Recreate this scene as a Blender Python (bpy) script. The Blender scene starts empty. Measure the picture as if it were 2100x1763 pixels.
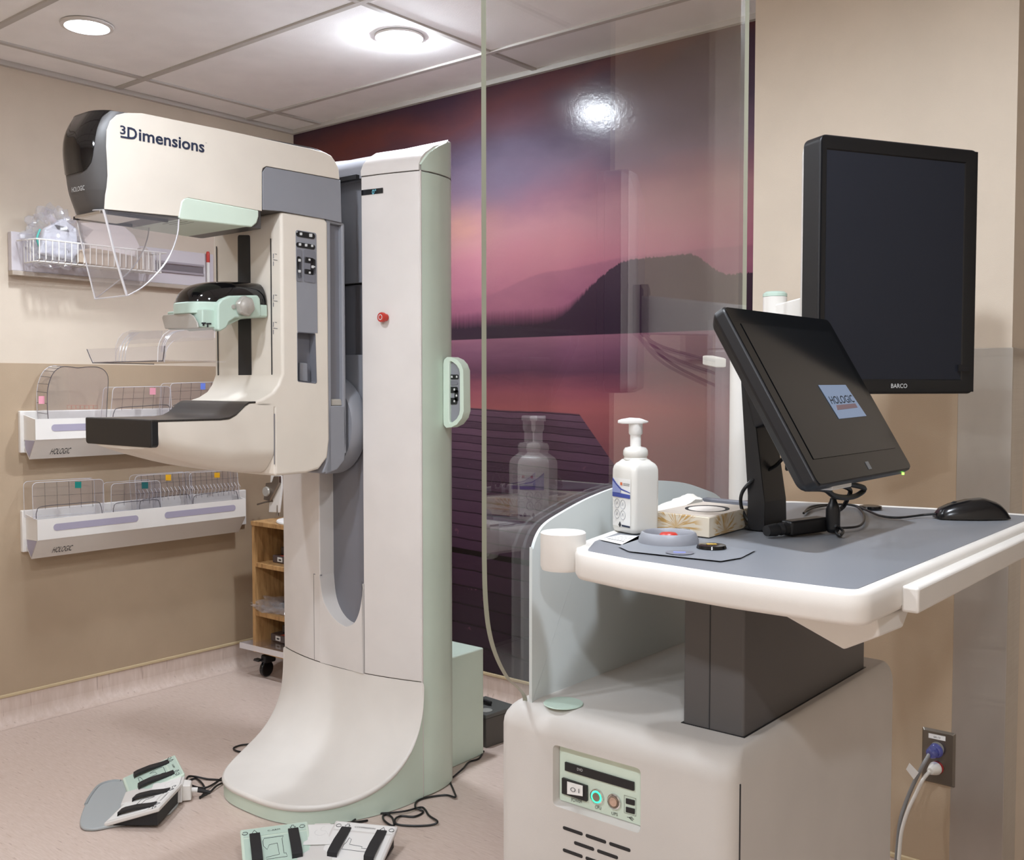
import bpy, bmesh, math, random
from mathutils import Vector, Matrix
import numpy as np
random.seed(7)
SC = bpy.context.scene
COL = SC.collection
# ---------------------------------------------------------------- camera
F, PITCH, YAW = 2082.0, math.radians(2.5), math.radians(39.5)
EYE = Vector((0, 0, 1.37)); CX, CY = 1050.0, 881.5
cam = bpy.data.cameras.new('camera'); cam_o = bpy.data.objects.new('camera', cam); COL.objects.link(cam_o)
cam.sensor_width = 36.0; cam.lens = F / 2100 * 36.0; cam.clip_start = 0.02
cam_o.location = EYE; cam_o.rotation_euler = (math.pi / 2 - PITCH, 0, YAW)
SC.camera = cam_o
# ---------------------------------------------------------------- world and exposure
w = bpy.data.worlds.new('world'); SC.world = w; w.use_nodes = True
w.node_tree.nodes['Background'].inputs[0].default_value = (0.9, 0.86, 0.82, 1)
w.node_tree.nodes['Background'].inputs[1].default_value = 0.02
SC.view_settings.view_transform = 'Standard'; SC.view_settings.look = 'None'
SC.view_settings.gamma = 1.0; SC.view_settings.use_curve_mapping = False
SC.view_settings.exposure = 0.0
LAMP = 290.0                      # emission of the ceiling downlight lenses
LAMP_COL = (0.92, 1.0, 1.105)
SPOT = 35.0                      # watts of each downlight's beam
LIGHT_POS = [(-3.50, 1.87), (-2.73, 2.66), (-0.5, 1.12), (-2.1, 1.0), (-1.7, -0.5), (0.5, -0.6)]  # third read off desk shadows; the rest after it added unseen to brighten column and room
# ---------------------------------------------------------------- helpers
_fh = Vector((-math.sin(YAW), math.cos(YAW), 0)); _R = Vector((math.cos(YAW), math.sin(YAW), 0)); _U = Vector((0, 0, 1))
_FW = _fh * math.cos(PITCH) - _U * math.sin(PITCH); _UP = _fh * math.sin(PITCH) + _U * math.cos(PITCH)
def ray(px, py): return _FW + _R * ((px - CX) / F) - _UP * ((py - CY) / F)
def X(px, py, x): d = ray(px, py); return EYE + d * ((x - EYE.x) / d.x)     # sight line met with a plane across x
def Y(px, py, y): d = ray(px, py); return EYE + d * ((y - EYE.y) / d.y)
def Z(px, py, z): d = ray(px, py); return EYE + d * ((z - EYE.z) / d.z)
def PL(px, py, p0, n):
    d = ray(px, py); n = Vector(n); return EYE + d * ((Vector(p0) - EYE).dot(n) / d.dot(n))
def proj(p):
    v = Vector(p) - EYE; z = v.dot(_FW); return CX + F * v.dot(_R) / z, CY - F * v.dot(_UP) / z
AP0, APN = Vector((-2.59, 2.25, 0)), Vector((0.8, -0.1, 0))
APU = APN.normalized()
def A(px, py, off=0.0): return PL(px, py, AP0 + APU * off, APN)            # near side of the mammography arm
def V(*a): return Vector(a)
def lerp(a, b, t): return a + (b - a) * t
def interp(x, xs, ys): return float(np.interp(x, xs, ys))

def srgb(h):
    h = h.lstrip('#'); h = h if len(h) == 6 else ''.join(q * 2 for q in h); c = [int(h[i:i + 2], 16) / 255 for i in (0, 2, 4)]
    return tuple(((u + 0.055) / 1.055) ** 2.4 if u > 0.04045 else u / 12.92 for u in c)

class NT:
    def __init__(s, mat): s.t = mat.node_tree; s.n = s.t.nodes; s.l = s.t.links
    def new(s, ty, **k):
        n = s.n.new(ty)
        for a, b in k.items(): setattr(n, a, b)
        return n
    def put(s, sock, v):
        if isinstance(v, (int, float)): sock.default_value = v
        elif isinstance(v, (tuple, list)):
            sock.default_value = tuple(v) if len(v) == len(sock.default_value) else tuple(v) + (1,)
        else: s.l.new(v, sock)
    def m(s, op, a, b=0.0, c=0.0, clamp=False):
        n = s.new('ShaderNodeMath', operation=op, use_clamp=clamp)
        s.put(n.inputs[0], a); s.put(n.inputs[1], b)
        if op in ('MULTIPLY_ADD', 'WRAP', 'SMOOTH_MIN', 'SMOOTH_MAX', 'COMPARE'): s.put(n.inputs[2], c)
        return n.outputs[0]
    def sstep(s, v, a, b):
        n = s.new('ShaderNodeMapRange', interpolation_type='SMOOTHSTEP'); n.clamp = True
        s.put(n.inputs[0], v); s.put(n.inputs[1], a); s.put(n.inputs[2], b); n.inputs[3].default_value = 0; n.inputs[4].default_value = 1
        return n.outputs[0]
    def mix(s, f, a, b, blend='MIX'):
        n = s.new('ShaderNodeMix', data_type='RGBA', blend_type=blend)
        s.put(n.inputs[0], f); s.put(n.inputs[6], a); s.put(n.inputs[7], b); return n.outputs[2]
    def noise(s, vec, scale, detail=3, rough=0.5):
        n = s.new('ShaderNodeTexNoise'); s.put(n.inputs['Vector'], vec)
        n.inputs['Scale'].default_value = scale; n.inputs['Detail'].default_value = detail; n.inputs['Roughness'].default_value = rough
        return n.outputs[0]
    def mapping(s, vec, sc):
        n = s.new('ShaderNodeMapping'); s.put(n.inputs[0], vec); n.inputs['Scale'].default_value = sc; return n.outputs[0]
    def obj(s): return s.new('ShaderNodeTexCoord').outputs['Object']
    def xyz(s, v):
        n = s.new('ShaderNodeSeparateXYZ'); s.put(n.inputs[0], v); return n.outputs
    def comb(s, x, y, z):
        n = s.new('ShaderNodeCombineXYZ'); s.put(n.inputs[0], x); s.put(n.inputs[1], y); s.put(n.inputs[2], z); return n.outputs[0]
    def ramp(s, f, stops, interp='LINEAR'):
        n = s.new('ShaderNodeValToRGB'); s.put(n.inputs[0], f); r = n.color_ramp; r.interpolation = interp
        while len(r.elements) < len(stops): r.elements.new(0.5)
        for e, (p, c) in zip(r.elements, stops): e.position = p; e.color = tuple(c) + (1,)
        return n.outputs[0]
    def bump(s, h, dist, strength=1.0):
        n = s.new('ShaderNodeBump'); s.put(n.inputs['Height'], h); n.inputs['Distance'].default_value = dist; n.inputs['Strength'].default_value = strength
        return n.outputs[0]

def bsdf(m): return m.node_tree.nodes['Principled BSDF']
def mat(name, col, rough=0.5, metal=0.0, spec=0.5, coat=0.0, grain=0.0, gscale=900, emit=None, estr=0.0):
    m = bpy.data.materials.new(name); m.use_nodes = True; b = bsdf(m)
    c = srgb(col) if isinstance(col, str) else tuple(col)
    b.inputs['Base Color'].default_value = (*c, 1); b.inputs['Roughness'].default_value = rough
    b.inputs['Metallic'].default_value = metal; b.inputs['Specular IOR Level'].default_value = spec
    b.inputs['Coat Weight'].default_value = coat; b.inputs['Coat Roughness'].default_value = 0.05
    if grain:
        t = NT(m); h = t.noise(t.obj(), gscale, 2); t.put(b.inputs['Normal'], t.bump(h, grain))
        k = t.ramp(t.noise(t.obj(), 6, 3), [(0.3, [x * 0.96 for x in c]), (0.7, [min(1, x * 1.03) for x in c])])
        t.put(b.inputs['Base Color'], k)
    if emit:
        b.inputs['Emission Color'].default_value = (*(srgb(emit) if isinstance(emit, str) else emit), 1); b.inputs['Emission Strength'].default_value = estr
    return m

def clear_mat(name, tint, f0=0.05, rough=0.02, body=0.0, bodycol=(1, 1, 1)):
    """thin clear plastic or glass: straight transmission plus mirror reflection by angle"""
    m = bpy.data.materials.new(name); m.use_nodes = True; t = NT(m)
    for n in list(t.n):
        if n.type != 'OUTPUT_MATERIAL': t.n.remove(n)
    out = [n for n in t.n if n.type == 'OUTPUT_MATERIAL'][0]
    tr = t.new('ShaderNodeBsdfTransparent'); tr.inputs[0].default_value = (*tint, 1)
    gl = t.new('ShaderNodeBsdfAnisotropic' if False else 'ShaderNodeBsdfGlossy'); gl.inputs['Color'].default_value = (1, 1, 1, 1); gl.inputs['Roughness'].default_value = rough
    lw = t.new('ShaderNodeLayerWeight'); lw.inputs[0].default_value = 0.5
    p5 = t.m('POWER', lw.outputs['Facing'], 5.0); fr = t.m('MULTIPLY_ADD', p5, 1 - f0, f0)
    base = tr.outputs[0]
    if body > 0:
        df = t.new('ShaderNodeBsdfDiffuse'); df.inputs[0].default_value = (*bodycol, 1)
        mb = t.new('ShaderNodeMixShader'); mb.inputs[0].default_value = body; t.l.new(tr.outputs[0], mb.inputs[1]); t.l.new(df.outputs[0], mb.inputs[2]); base = mb.outputs[0]
    mx = t.new('ShaderNodeMixShader'); t.l.new(fr, mx.inputs[0]); t.l.new(base, mx.inputs[1]); t.l.new(gl.outputs[0], mx.inputs[2])
    t.l.new(mx.outputs[0], out.inputs[0]); return m

class MB:
    def __init__(s): s.v = []; s.f = []; s.mi = []
    def add(s, vs, fs, mi=0):
        o = len(s.v); s.v += [tuple(p) for p in vs]; s.f += [tuple(i + o for i in f) for f in fs]; s.mi += [mi] * len(fs); return s
    def box(s, x0, x1, y0, y1, z0, z1, mi=0):
        return s.add([(x, y, z) for z in (z0, z1) for y in (y0, y1) for x in (x0, x1)],
                     [(0, 2, 3, 1), (4, 5, 7, 6), (0, 1, 5, 4), (2, 6, 7, 3), (0, 4, 6, 2), (1, 3, 7, 5)], mi)
    def obox(s, c, ax, ay, az, mi=0):
        c, ax, ay, az = map(Vector, (c, ax, ay, az))
        return s.add([c + ax * i + ay * j + az * k for k in (-1, 1) for j in (-1, 1) for i in (-1, 1)],
                     [(0, 2, 3, 1), (4, 5, 7, 6), (0, 1, 5, 4), (2, 6, 7, 3), (0, 4, 6, 2), (1, 3, 7, 5)], mi)
    def prism(s, pts, vec, mi=0, rim=None):
        vec = Vector(vec); pts = [Vector(p) for p in pts]; return s.bridge(pts, [p + vec for p in pts], mi, rim)
    def bridge(s, a, b, mi=0, rim=None):
        n = len(a); s.add(list(a) + list(b), [tuple(range(n)), tuple(range(2 * n - 1, n - 1, -1))], mi)
        o = len(s.v) - 2 * n
        for i in range(n):
            j = (i + 1) % n; s.f.append((o + i, o + n + i, o + n + j, o + j)); s.mi.append(mi if rim is None else rim)
        return s
    def loft(s, rings, closed=True, caps=True, mi=0):
        n = len(rings[0]); o = len(s.v)
        for r in rings: s.v += [tuple(p) for p in r]
        for k in range(len(rings) - 1):
            for i in range(n if closed else n - 1):
                j = (i + 1) % n; a = o + k * n; s.f.append((a + i, a + j, a + n + j, a + n + i)); s.mi.append(mi)
        if caps and closed:
            s.f.append(tuple(o + i for i in range(n - 1, -1, -1))); s.f.append(tuple(o + (len(rings) - 1) * n + i for i in range(n))); s.mi += [mi, mi]
        return s
    def tube(s, path, r, n=8, closed=False, mi=0):
        path = [Vector(p) for p in path]; rings = []; m = len(path); up = None
        for i, p in enumerate(path):
            a = path[(i - 1) % m] if (closed or i) else p; b = path[(i + 1) % m] if (closed or i < m - 1) else p
            t = (b - a).normalized()
            if up is None: up = t.orthogonal().normalized()
            up = (up - t * up.dot(t)); up = up.normalized() if up.length > 1e-6 else t.orthogonal().normalized()
            sd = t.cross(up); rr = r[i] if isinstance(r, (list, tuple)) else r
            rings.append([p + (up * math.cos(2 * math.pi * k / n) + sd * math.sin(2 * math.pi * k / n)) * rr for k in range(n)])
        if closed: rings.append(rings[0]); return s.loft(rings, True, False, mi)
        return s.loft(rings, True, True, mi)
    def lathe(s, prof, c, axis=(0, 0, 1), n=24, mi=0, caps=True):
        c = Vector(c); ax = Vector(axis).normalized(); u = ax.orthogonal().normalized(); v = ax.cross(u)
        rings = [[c + ax * h + (u * math.cos(2 * math.pi * k / n) + v * math.sin(2 * math.pi * k / n)) * max(r, 1e-5) for k in range(n)] for r, h in prof]
        return s.loft(rings, True, caps, mi)
    def ell(s, c, rx, ry, rz, n=20, m=12, mi=0):
        c = Vector(c)
        return s.loft([[c + Vector((rx * math.sin(a) * math.cos(b), ry * math.sin(a) * math.sin(b), -rz * math.cos(a))) for b in [2 * math.pi * k / n for k in range(n)]]
                       for a in [max(1e-3, min(math.pi - 1e-3, math.pi * q / m)) for q in range(m + 1)]], True, True, mi)
    def build(s, name, mats, parent=None, bevel=0.0, seg=3, ang=35, sub=0, bang=30):
        me = bpy.data.meshes.new(name); me.from_pydata(s.v, [], s.f)
        for i, p in enumerate(me.polygons): p.material_index = s.mi[i]
        bm = bmesh.new(); bm.from_mesh(me); bmesh.ops.recalc_face_normals(bm, faces=bm.faces); bm.to_mesh(me); bm.free()
        for m in (mats if isinstance(mats, (list, tuple)) else [mats]): me.materials.append(m)
        return link(name, me, parent, bevel, seg, ang, sub, bang)

def link(name, me, parent=None, bevel=0.0, seg=3, ang=35, sub=0, bang=30):
    for p in me.polygons: p.use_smooth = True
    me.set_sharp_from_angle(angle=math.radians(ang))
    o = bpy.data.objects.new(name, me); COL.objects.link(o)
    if parent is not None:
        o.parent = parent
        if parent.type == 'EMPTY': o.matrix_parent_inverse = Matrix.Translation(parent.location).inverted()
    if bevel:
        b = o.modifiers.new('bevel', 'BEVEL'); b.width = bevel; b.segments = seg; b.limit_method = 'ANGLE'; b.angle_limit = math.radians(bang); b.use_clamp_overlap = True
        o.modifiers.new('wn', 'WEIGHTED_NORMAL').keep_sharp = True
    if sub: m = o.modifiers.new('sub', 'SUBSURF'); m.levels = sub; m.render_levels = sub
    return o

def thing(name, label, cat, loc=(0, 0, 0), group=None):
    o = bpy.data.objects.new(name, None); COL.objects.link(o); o.location = loc; o.empty_display_size = 0.05
    o['label'] = label; o['category'] = cat
    if group: o['group'] = group
    return o
def tag(o, label, cat, group=None):
    o['label'] = label; o['category'] = cat
    if group: o['group'] = group
    return o
def struct(o): o['kind'] = 'structure'; return o
def lab(o, label): o['label'] = label; return o
def copy_tree(o, shift=(0, 0, 0)):
    r = o.copy(); COL.objects.link(r); r.location = Vector(o.location) + Vector(shift)
    for c in o.children:
        d = c.copy(); COL.objects.link(d); d.parent = r; d.matrix_parent_inverse = c.matrix_parent_inverse.copy()
        for g in c.children:
            e = g.copy(); COL.objects.link(e); e.parent = d; e.matrix_parent_inverse = g.matrix_parent_inverse.copy()
    return r

def rpoly(pts, rads, n=6):
    """polygon with rounded corners (same plane)"""
    pts = [Vector(p) for p in pts]; out = []; N = len(pts)
    if not isinstance(rads, (list, tuple)): rads = [rads] * N
    for i, p in enumerate(pts):
        a = (pts[i - 1] - p); b = (pts[(i + 1) % N] - p); la, lb = a.length, b.length; a.normalize(); b.normalize(); r = rads[i]
        if r <= 1e-6: out.append(p); continue
        th = a.angle(b); d = min(r / math.tan(th / 2), la * 0.49, lb * 0.49); p0, p1 = p + a * d, p + b * d
        cdir = (a + b).normalized(); rr = d * math.tan(th / 2); c = p + cdir * (rr / math.sin(th / 2))
        u0, u1 = (p0 - c), (p1 - c)
        for k in range(n + 1):
            t = k / n; ang = u0.angle(u1); s0 = math.sin((1 - t) * ang) / math.sin(ang); s1 = math.sin(t * ang) / math.sin(ang)
            out.append(c + u0 * s0 + u1 * s1)
    return out
def spline(pts, n=8, closed=False):
    P = [Vector(p) for p in pts]; out = []; N = len(P); rng = N if closed else N - 1
    for i in range(rng):
        p1, p2 = P[i], P[(i + 1) % N]
        p0 = P[i - 1] if (closed or i) else p1 * 2 - p2; p3 = P[(i + 2) % N] if (closed or i + 2 < N) else p2 * 2 - p1
        for k in range(n):
            t = k / n; out.append(0.5 * ((2 * p1) + (p2 - p0) * t + (2 * p0 - 5 * p1 + 4 * p2 - p3) * t * t + (3 * p1 - p0 - 3 * p2 + p3) * t ** 3))
    if not closed: out.append(P[-1])
    return out
def text(name, s, bl, br, tl, m, parent=None, off=0.0006, thick=0.0004, shear=0.0, bold=0.0, fn=None):
    cu = bpy.data.curves.new('t', 'FONT'); cu.body = s; cu.resolution_u = 3; cu.shear = shear; cu.offset = bold
    ob = bpy.data.objects.new('t', cu); COL.objects.link(ob); bpy.context.view_layer.update()
    me = bpy.data.meshes.new_from_object(ob.evaluated_get(bpy.context.evaluated_depsgraph_get()))
    bpy.data.objects.remove(ob); bpy.data.curves.remove(cu)
    xs = [v.co.x for v in me.vertices]; ys = [v.co.y for v in me.vertices]; x0, x1, y0, y1 = min(xs), max(xs), min(ys), max(ys)
    bl, br, tl = Vector(bl), Vector(br), Vector(tl); n = (br - bl).cross(tl - bl).normalized() if fn is None else None
    if fn:
        for v in me.vertices:
            u_, v_ = (v.co.x - x0) / (x1 - x0), (v.co.y - y0) / (y1 - y0); q = bl + (br - bl) * u_ + (tl - bl) * v_; v.co = fn(q.x, q.y)
    else:
     for v in me.vertices: v.co = bl + (br - bl) * ((v.co.x - x0) / (x1 - x0)) + (tl - bl) * ((v.co.y - y0) / (y1 - y0)) + n * off
    me.name = name; me.materials.clear(); me.materials.append(m)
    return link(name, me, parent)
def decal(name, pts, m, parent=None, off=0.0005, thick=0.0006):
    """a thin printed or inset piece lying on a surface; pts counter-clockwise seen from outside"""
    pts = [Vector(p) for p in pts]; n = Vector((0, 0, 0))
    for i in range(len(pts)): n += (pts[i] - pts[0]).cross(pts[(i + 1) % len(pts)] - pts[0])
    n.normalize(); return MB().prism([p + n * off for p in pts], n * thick).build(name, m, parent)
def quad(bl, br, tl, u0, u1, v0, v1):
    bl, br, tl = Vector(bl), Vector(br), Vector(tl); f = lambda u, v: bl + (br - bl) * u + (tl - bl) * v
    return [f(u0, v0), f(u1, v0), f(u1, v1), f(u0, v1)]
def cut(o, mb):
    me = bpy.data.meshes.new('c'); me.from_pydata(mb.v, [], mb.f)
    bm = bmesh.new(); bm.from_mesh(me); bmesh.ops.recalc_face_normals(bm, faces=bm.faces); bm.to_mesh(me); bm.free()
    c = bpy.data.objects.new('c', me); COL.objects.link(c)
    md = o.modifiers.new('cut', 'BOOLEAN'); md.operation = 'DIFFERENCE'; md.solver = 'EXACT'; md.object = c
    bpy.context.view_layer.update()
    new = bpy.data.meshes.new_from_object(o.evaluated_get(bpy.context.evaluated_depsgraph_get()))
    o.modifiers.clear(); o.data = new
    bpy.data.objects.remove(c); bpy.data.meshes.remove(me)
    for p in new.polygons: p.use_smooth = True
    new.set_sharp_from_angle(angle=math.radians(35)); o.modifiers.new('wn', 'WEIGHTED_NORMAL').keep_sharp = True; return o

# ---------------------------------------------------------------- materials
M = {}
M['wall'] = mat('wall_paint', '#d2c4b2', 0.62, grain=0.0004, gscale=500)
M['wains'] = mat('wainscot_vinyl', '#ae9980', 0.5, grain=0.0003, gscale=400)
M['tilewhite'] = mat('ceiling_tile', '#f7f5f3', 0.85, grain=0.0008, gscale=350)
M['tbar'] = mat('ceiling_bar', '#bdb8b2', 0.6)
M['captrim'] = mat('cove_cap', '#c6b28e', 0.5)
M['white'] = mat('white_shell', '#e2ddd6', 0.42, grain=0.00012, gscale=1400)
M['column'] = mat('column_shell', '#dcd6d1', 0.42, grain=0.00012, gscale=1400)
M['arm'] = mat('arm_shell', '#ded5c8', 0.4, grain=0.00012, gscale=1400)
M['mint'] = mat('mint_shell', '#d0dfcf', 0.42, grain=0.0001, gscale=1400)
M['mintcool'] = mat('mint_bracket', '#bed2c4', 0.4)
M['grey'] = mat('grey_shell', '#8b8c92', 0.45, grain=0.00012, gscale=1400)
M['greydark'] = mat('dark_grey_shell', '#77777e', 0.45, grain=0.0001, gscale=1400)
M['gunmetal'] = mat('gunmetal_paint', '#4c4948', 0.4, grain=0.00012, gscale=1500)
M['visor'] = mat('black_visor', '#0b0b0d', 0.06, coat=0.4)
M['black'] = mat('black_plastic', '#17171a', 0.4, grain=0.0001, gscale=1600)
M['blackgloss'] = mat('black_gloss', '#0e0e10', 0.12)
M['rubber'] = mat('black_rubber', '#1d1d1f', 0.6, grain=0.0003, gscale=1200)
M['navy'] = mat('navy_print', '#1f2840', 0.5)
M['ink'] = mat('dark_print', '#2a2a2c', 0.6)
M['lightprint'] = mat('pale_print', '#cfd0cf', 0.5)
M['knob'] = mat('silver_knob', '#b9b4ac', 0.35, metal=0.3)
M['red'] = mat('red_plastic', '#c2372c', 0.35)
M['steel'] = mat('brushed_steel', '#9a9085', 0.33, metal=1.0)
M['chrome'] = mat('chrome', '#d5d5d5', 0.15, metal=1.0)
M['cord'] = mat('black_cord', '#141415', 0.45)
M['paper'] = mat('white_paper', '#e6e4e0', 0.7)
M['tray'] = mat('rack_white', '#e6e2dc', 0.5, grain=0.0001, gscale=900)
M['lilac'] = mat('lilac_window', '#a8a2b4', 0.35)
M['clear'] = clear_mat('clear_acrylic', (0.95, 0.945, 0.95), 0.045, 0.03, 0.05, (0.8, 0.78, 0.85))
M['clearedge'] = clear_mat('acrylic_edge', (0.7, 0.68, 0.71), 0.22, 0.15, 0.6, (0.95, 0.94, 0.97))
M['cleardark'] = clear_mat('acrylic_dark_edge', (0.3, 0.28, 0.3), 0.08, 0.12, 0.3, (0.25, 0.23, 0.26))
M['film'] = clear_mat('plastic_film', (0.93, 0.93, 0.95), 0.12, 0.08, 0.12, (0.9, 0.9, 0.93))
M['glass'] = clear_mat('leaded_glass', (0.965, 0.965, 0.955), 0.095, 0.004)
M['glassedge'] = mat('glass_edge', '#8c8d7c', 0.25)
M['bluep'] = clear_mat('blue_clear_plastic', (0.35, 0.4, 0.85), 0.1, 0.08, 0.3, (0.12, 0.15, 0.5))
M['led_green'] = mat('green_led', '#0a3', 0.3, emit=(0.05, 0.9, 0.4), estr=2.2)
M['led_blue'] = mat('blue_led', '#222', 0.3, emit=(0.2, 0.25, 1.0), estr=2.0)
M['disp_blue'] = mat('blue_digits', '#123', 0.4, emit=(0.25, 0.75, 0.9), estr=0.9)
M['lens'] = mat('lamp_lens', '#ffffff', 0.4, emit=LAMP_COL, estr=LAMP)
M['lensdim'] = mat('lamp_lens_soft', '#ffffff', 0.4, emit=LAMP_COL, estr=22.0)
M['lamptrim'] = mat('lamp_trim', '#d9d5d0', 0.4)
def wood():
    m = mat('wood', '#b48a58', 0.5); t = NT(m); v = t.mapping(t.obj(), (9, 9, 1.3)); n = t.noise(v, 6, 5, 0.6)
    t.put(bsdf(m).inputs['Base Color'], t.ramp(n, [(0.3, srgb('#8f6a41')), (0.5, srgb('#b78d5c')), (0.7, srgb('#c9a06c'))])); return m
M['wood'] = wood()
def floor_mat(name, vertical=False):
    m = mat(name, '#c0a898', 0.42); t = NT(m); o = t.obj()
    v1 = t.mapping(o, (60, 60, 5) if vertical else (14, 120, 1)); v2 = t.mapping(o, (40, 40, 6) if vertical else (22, 160, 1))
    n1 = t.noise(v1, 1.0, 2); n2 = t.noise(v2, 1.0, 4, 0.65); n3 = t.noise(o, 0.9, 3)
    c = t.ramp(n2, [(0.30, srgb('#c6b2a4')), (0.55, srgb('#cfbcb0')), (0.75, srgb('#d8c7bc'))])
    c = t.mix(t.m('MULTIPLY', t.sstep(n1, 0.64, 0.72), 0.36), c, srgb('#7c5d4a'))
    c = t.mix(t.m('MULTIPLY', t.sstep(n3, 0.4, 0.7), 0.12), c, srgb('#b79c8c'))
    t.put(bsdf(m).inputs['Base Color'], c); t.put(bsdf(m).inputs['Normal'], t.bump(n1, 0.0006, 0.5)); return m
M['floor'] = floor_mat('floor_vinyl'); M['cove'] = floor_mat('cove_vinyl', True)
def carbon():
    m = mat('carbon_tray', '#2c2927', 0.3, coat=0.1); t = NT(m); ck = t.new('ShaderNodeTexChecker'); ck.inputs['Scale'].default_value = 260
    t.put(ck.inputs[0], t.obj()); ck.inputs[1].default_value = (*srgb('#262322'), 1); ck.inputs[2].default_value = (*srgb('#35312e'), 1)
    t.put(bsdf(m).inputs['Base Color'], ck.outputs[0]); return m
M['carbon'] = carbon()
# ================================================================ the room
XL, YB, CEIL = -4.15, 3.30, 2.645
struct(MB().box(XL - .1, 2.2, -2.6, 4.2, -0.05, 0).build('floor', M['floor']))
struct(MB().box(XL - .1, 2.2, -2.6, 4.2, CEIL + 0.008, CEIL + .1).build('ceiling', M['tilewhite']))
struct(MB().box(XL - .1, XL, -2.6, YB + .1, 0, CEIL + 0.02).build('wall_left', M['wall']))
struct(MB().box(XL, -1.33, YB + 0.004, YB + .1, 0, CEIL + 0.02).build('wall_back', M['wall']))
struct(MB().box(-1.33, -0.64, 2.70, YB + .1, 0, CEIL + 0.02).build('wall_pier', M['wall']))
struct(MB().box(-0.64, -0.09, 3.0, 3.1, 0, CEIL + 0.02).build('wall_recess', M['wall']))
struct(MB().box(-0.09, 2.1, 3.02, 3.1, 0, CEIL + 0.02).build('dark_reflect_panel', mat('dark_reflect', '#2b211d', 0.6)))  # unseen dark panel, added so the glass reflects nothing bright beyond the recess
struct(MB().box(1.4, 1.5, -1.9, 3.02, 0, CEIL + 0.02).build('wall_right', M['wall']))
struct(MB().box(XL, 1.4, -2.0, -1.9, 0, CEIL + 0.02).build('wall_front', M['wall']))
# ceiling grid: one bar per run
GX = [-3.92, -2.585, -1.25, 0.085, 1.42]; GY = [3.005, 2.34, 1.675, 1.01, 0.345, -0.32, -0.985, -1.65]
n = 1
for x in GX:
    struct(MB().box(x - .012, x + .012, -2.6, YB, CEIL, CEIL + .012).build('trim_%d' % n, M['tbar'], bevel=.002)); n += 1
for y in GY:
    struct(MB().box(XL, 2.0, y - .012, y + .012, CEIL - .0006, CEIL + .012).build('trim_%d' % n, M['tbar'], bevel=.002)); n += 1
struct(MB().box(XL, XL + .022, -2.6, YB, CEIL - .012, CEIL + .012).build('trim_%d' % n, M['tbar'])); n += 1
struct(MB().box(XL + .022, -1.33, YB - .022, YB, CEIL - .012, CEIL + .012).build('trim_%d' % n, M['tbar'])); n += 1
# wainscot sheets, coved skirting and its cap
struct(MB().box(XL, XL + .003, -2.6, YB, .11, 1.461).build('trim_%d' % n, M['wains'], bevel=.001)); n += 1
struct(MB().box(-1.331, -0.763, 2.697, 2.70, .11, 1.461).build('trim_%d' % n, M['wains'], bevel=.001)); n += 1
def cove(name, a, b, out):
    a, b, out = Vector(a), Vector(b), Vector(out); prof = [(0.0, .118), (0.004, .118), (0.004, .055)]
    for k in range(9):
        t = k / 8 * math.pi / 2; prof.append((0.055 - 0.051 * math.cos(t), 0.055 - 0.0545 * math.sin(t)))
    prof += [(0.0, 0.0005)]
    mb = MB().loft([[p + out * u + Vector((0, 0, z)) for u, z in prof] for p in (a, b)], True, True)
    return struct(mb.build(name, M['cove'], ang=50))
cove('baseboard_left', (XL, -2.6, 0), (XL, YB, 0), (1, 0, 0))
cove('baseboard_back', (XL, YB, 0), (-1.33, YB, 0), (0, -1, 0))
cove('baseboard_pier', (-1.33, 2.7, 0), (-0.763, 2.7, 0), (0, -1, 0))
for a in ((XL, XL + .009, -2.6, YB), (XL, -1.33, YB - .009, YB), (-1.33, -.763, 2.691, 2.70)):
    struct(MB().box(*a, .114, .127).build('trim_%d' % n, M['captrim'], bevel=.003)); n += 1
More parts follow.
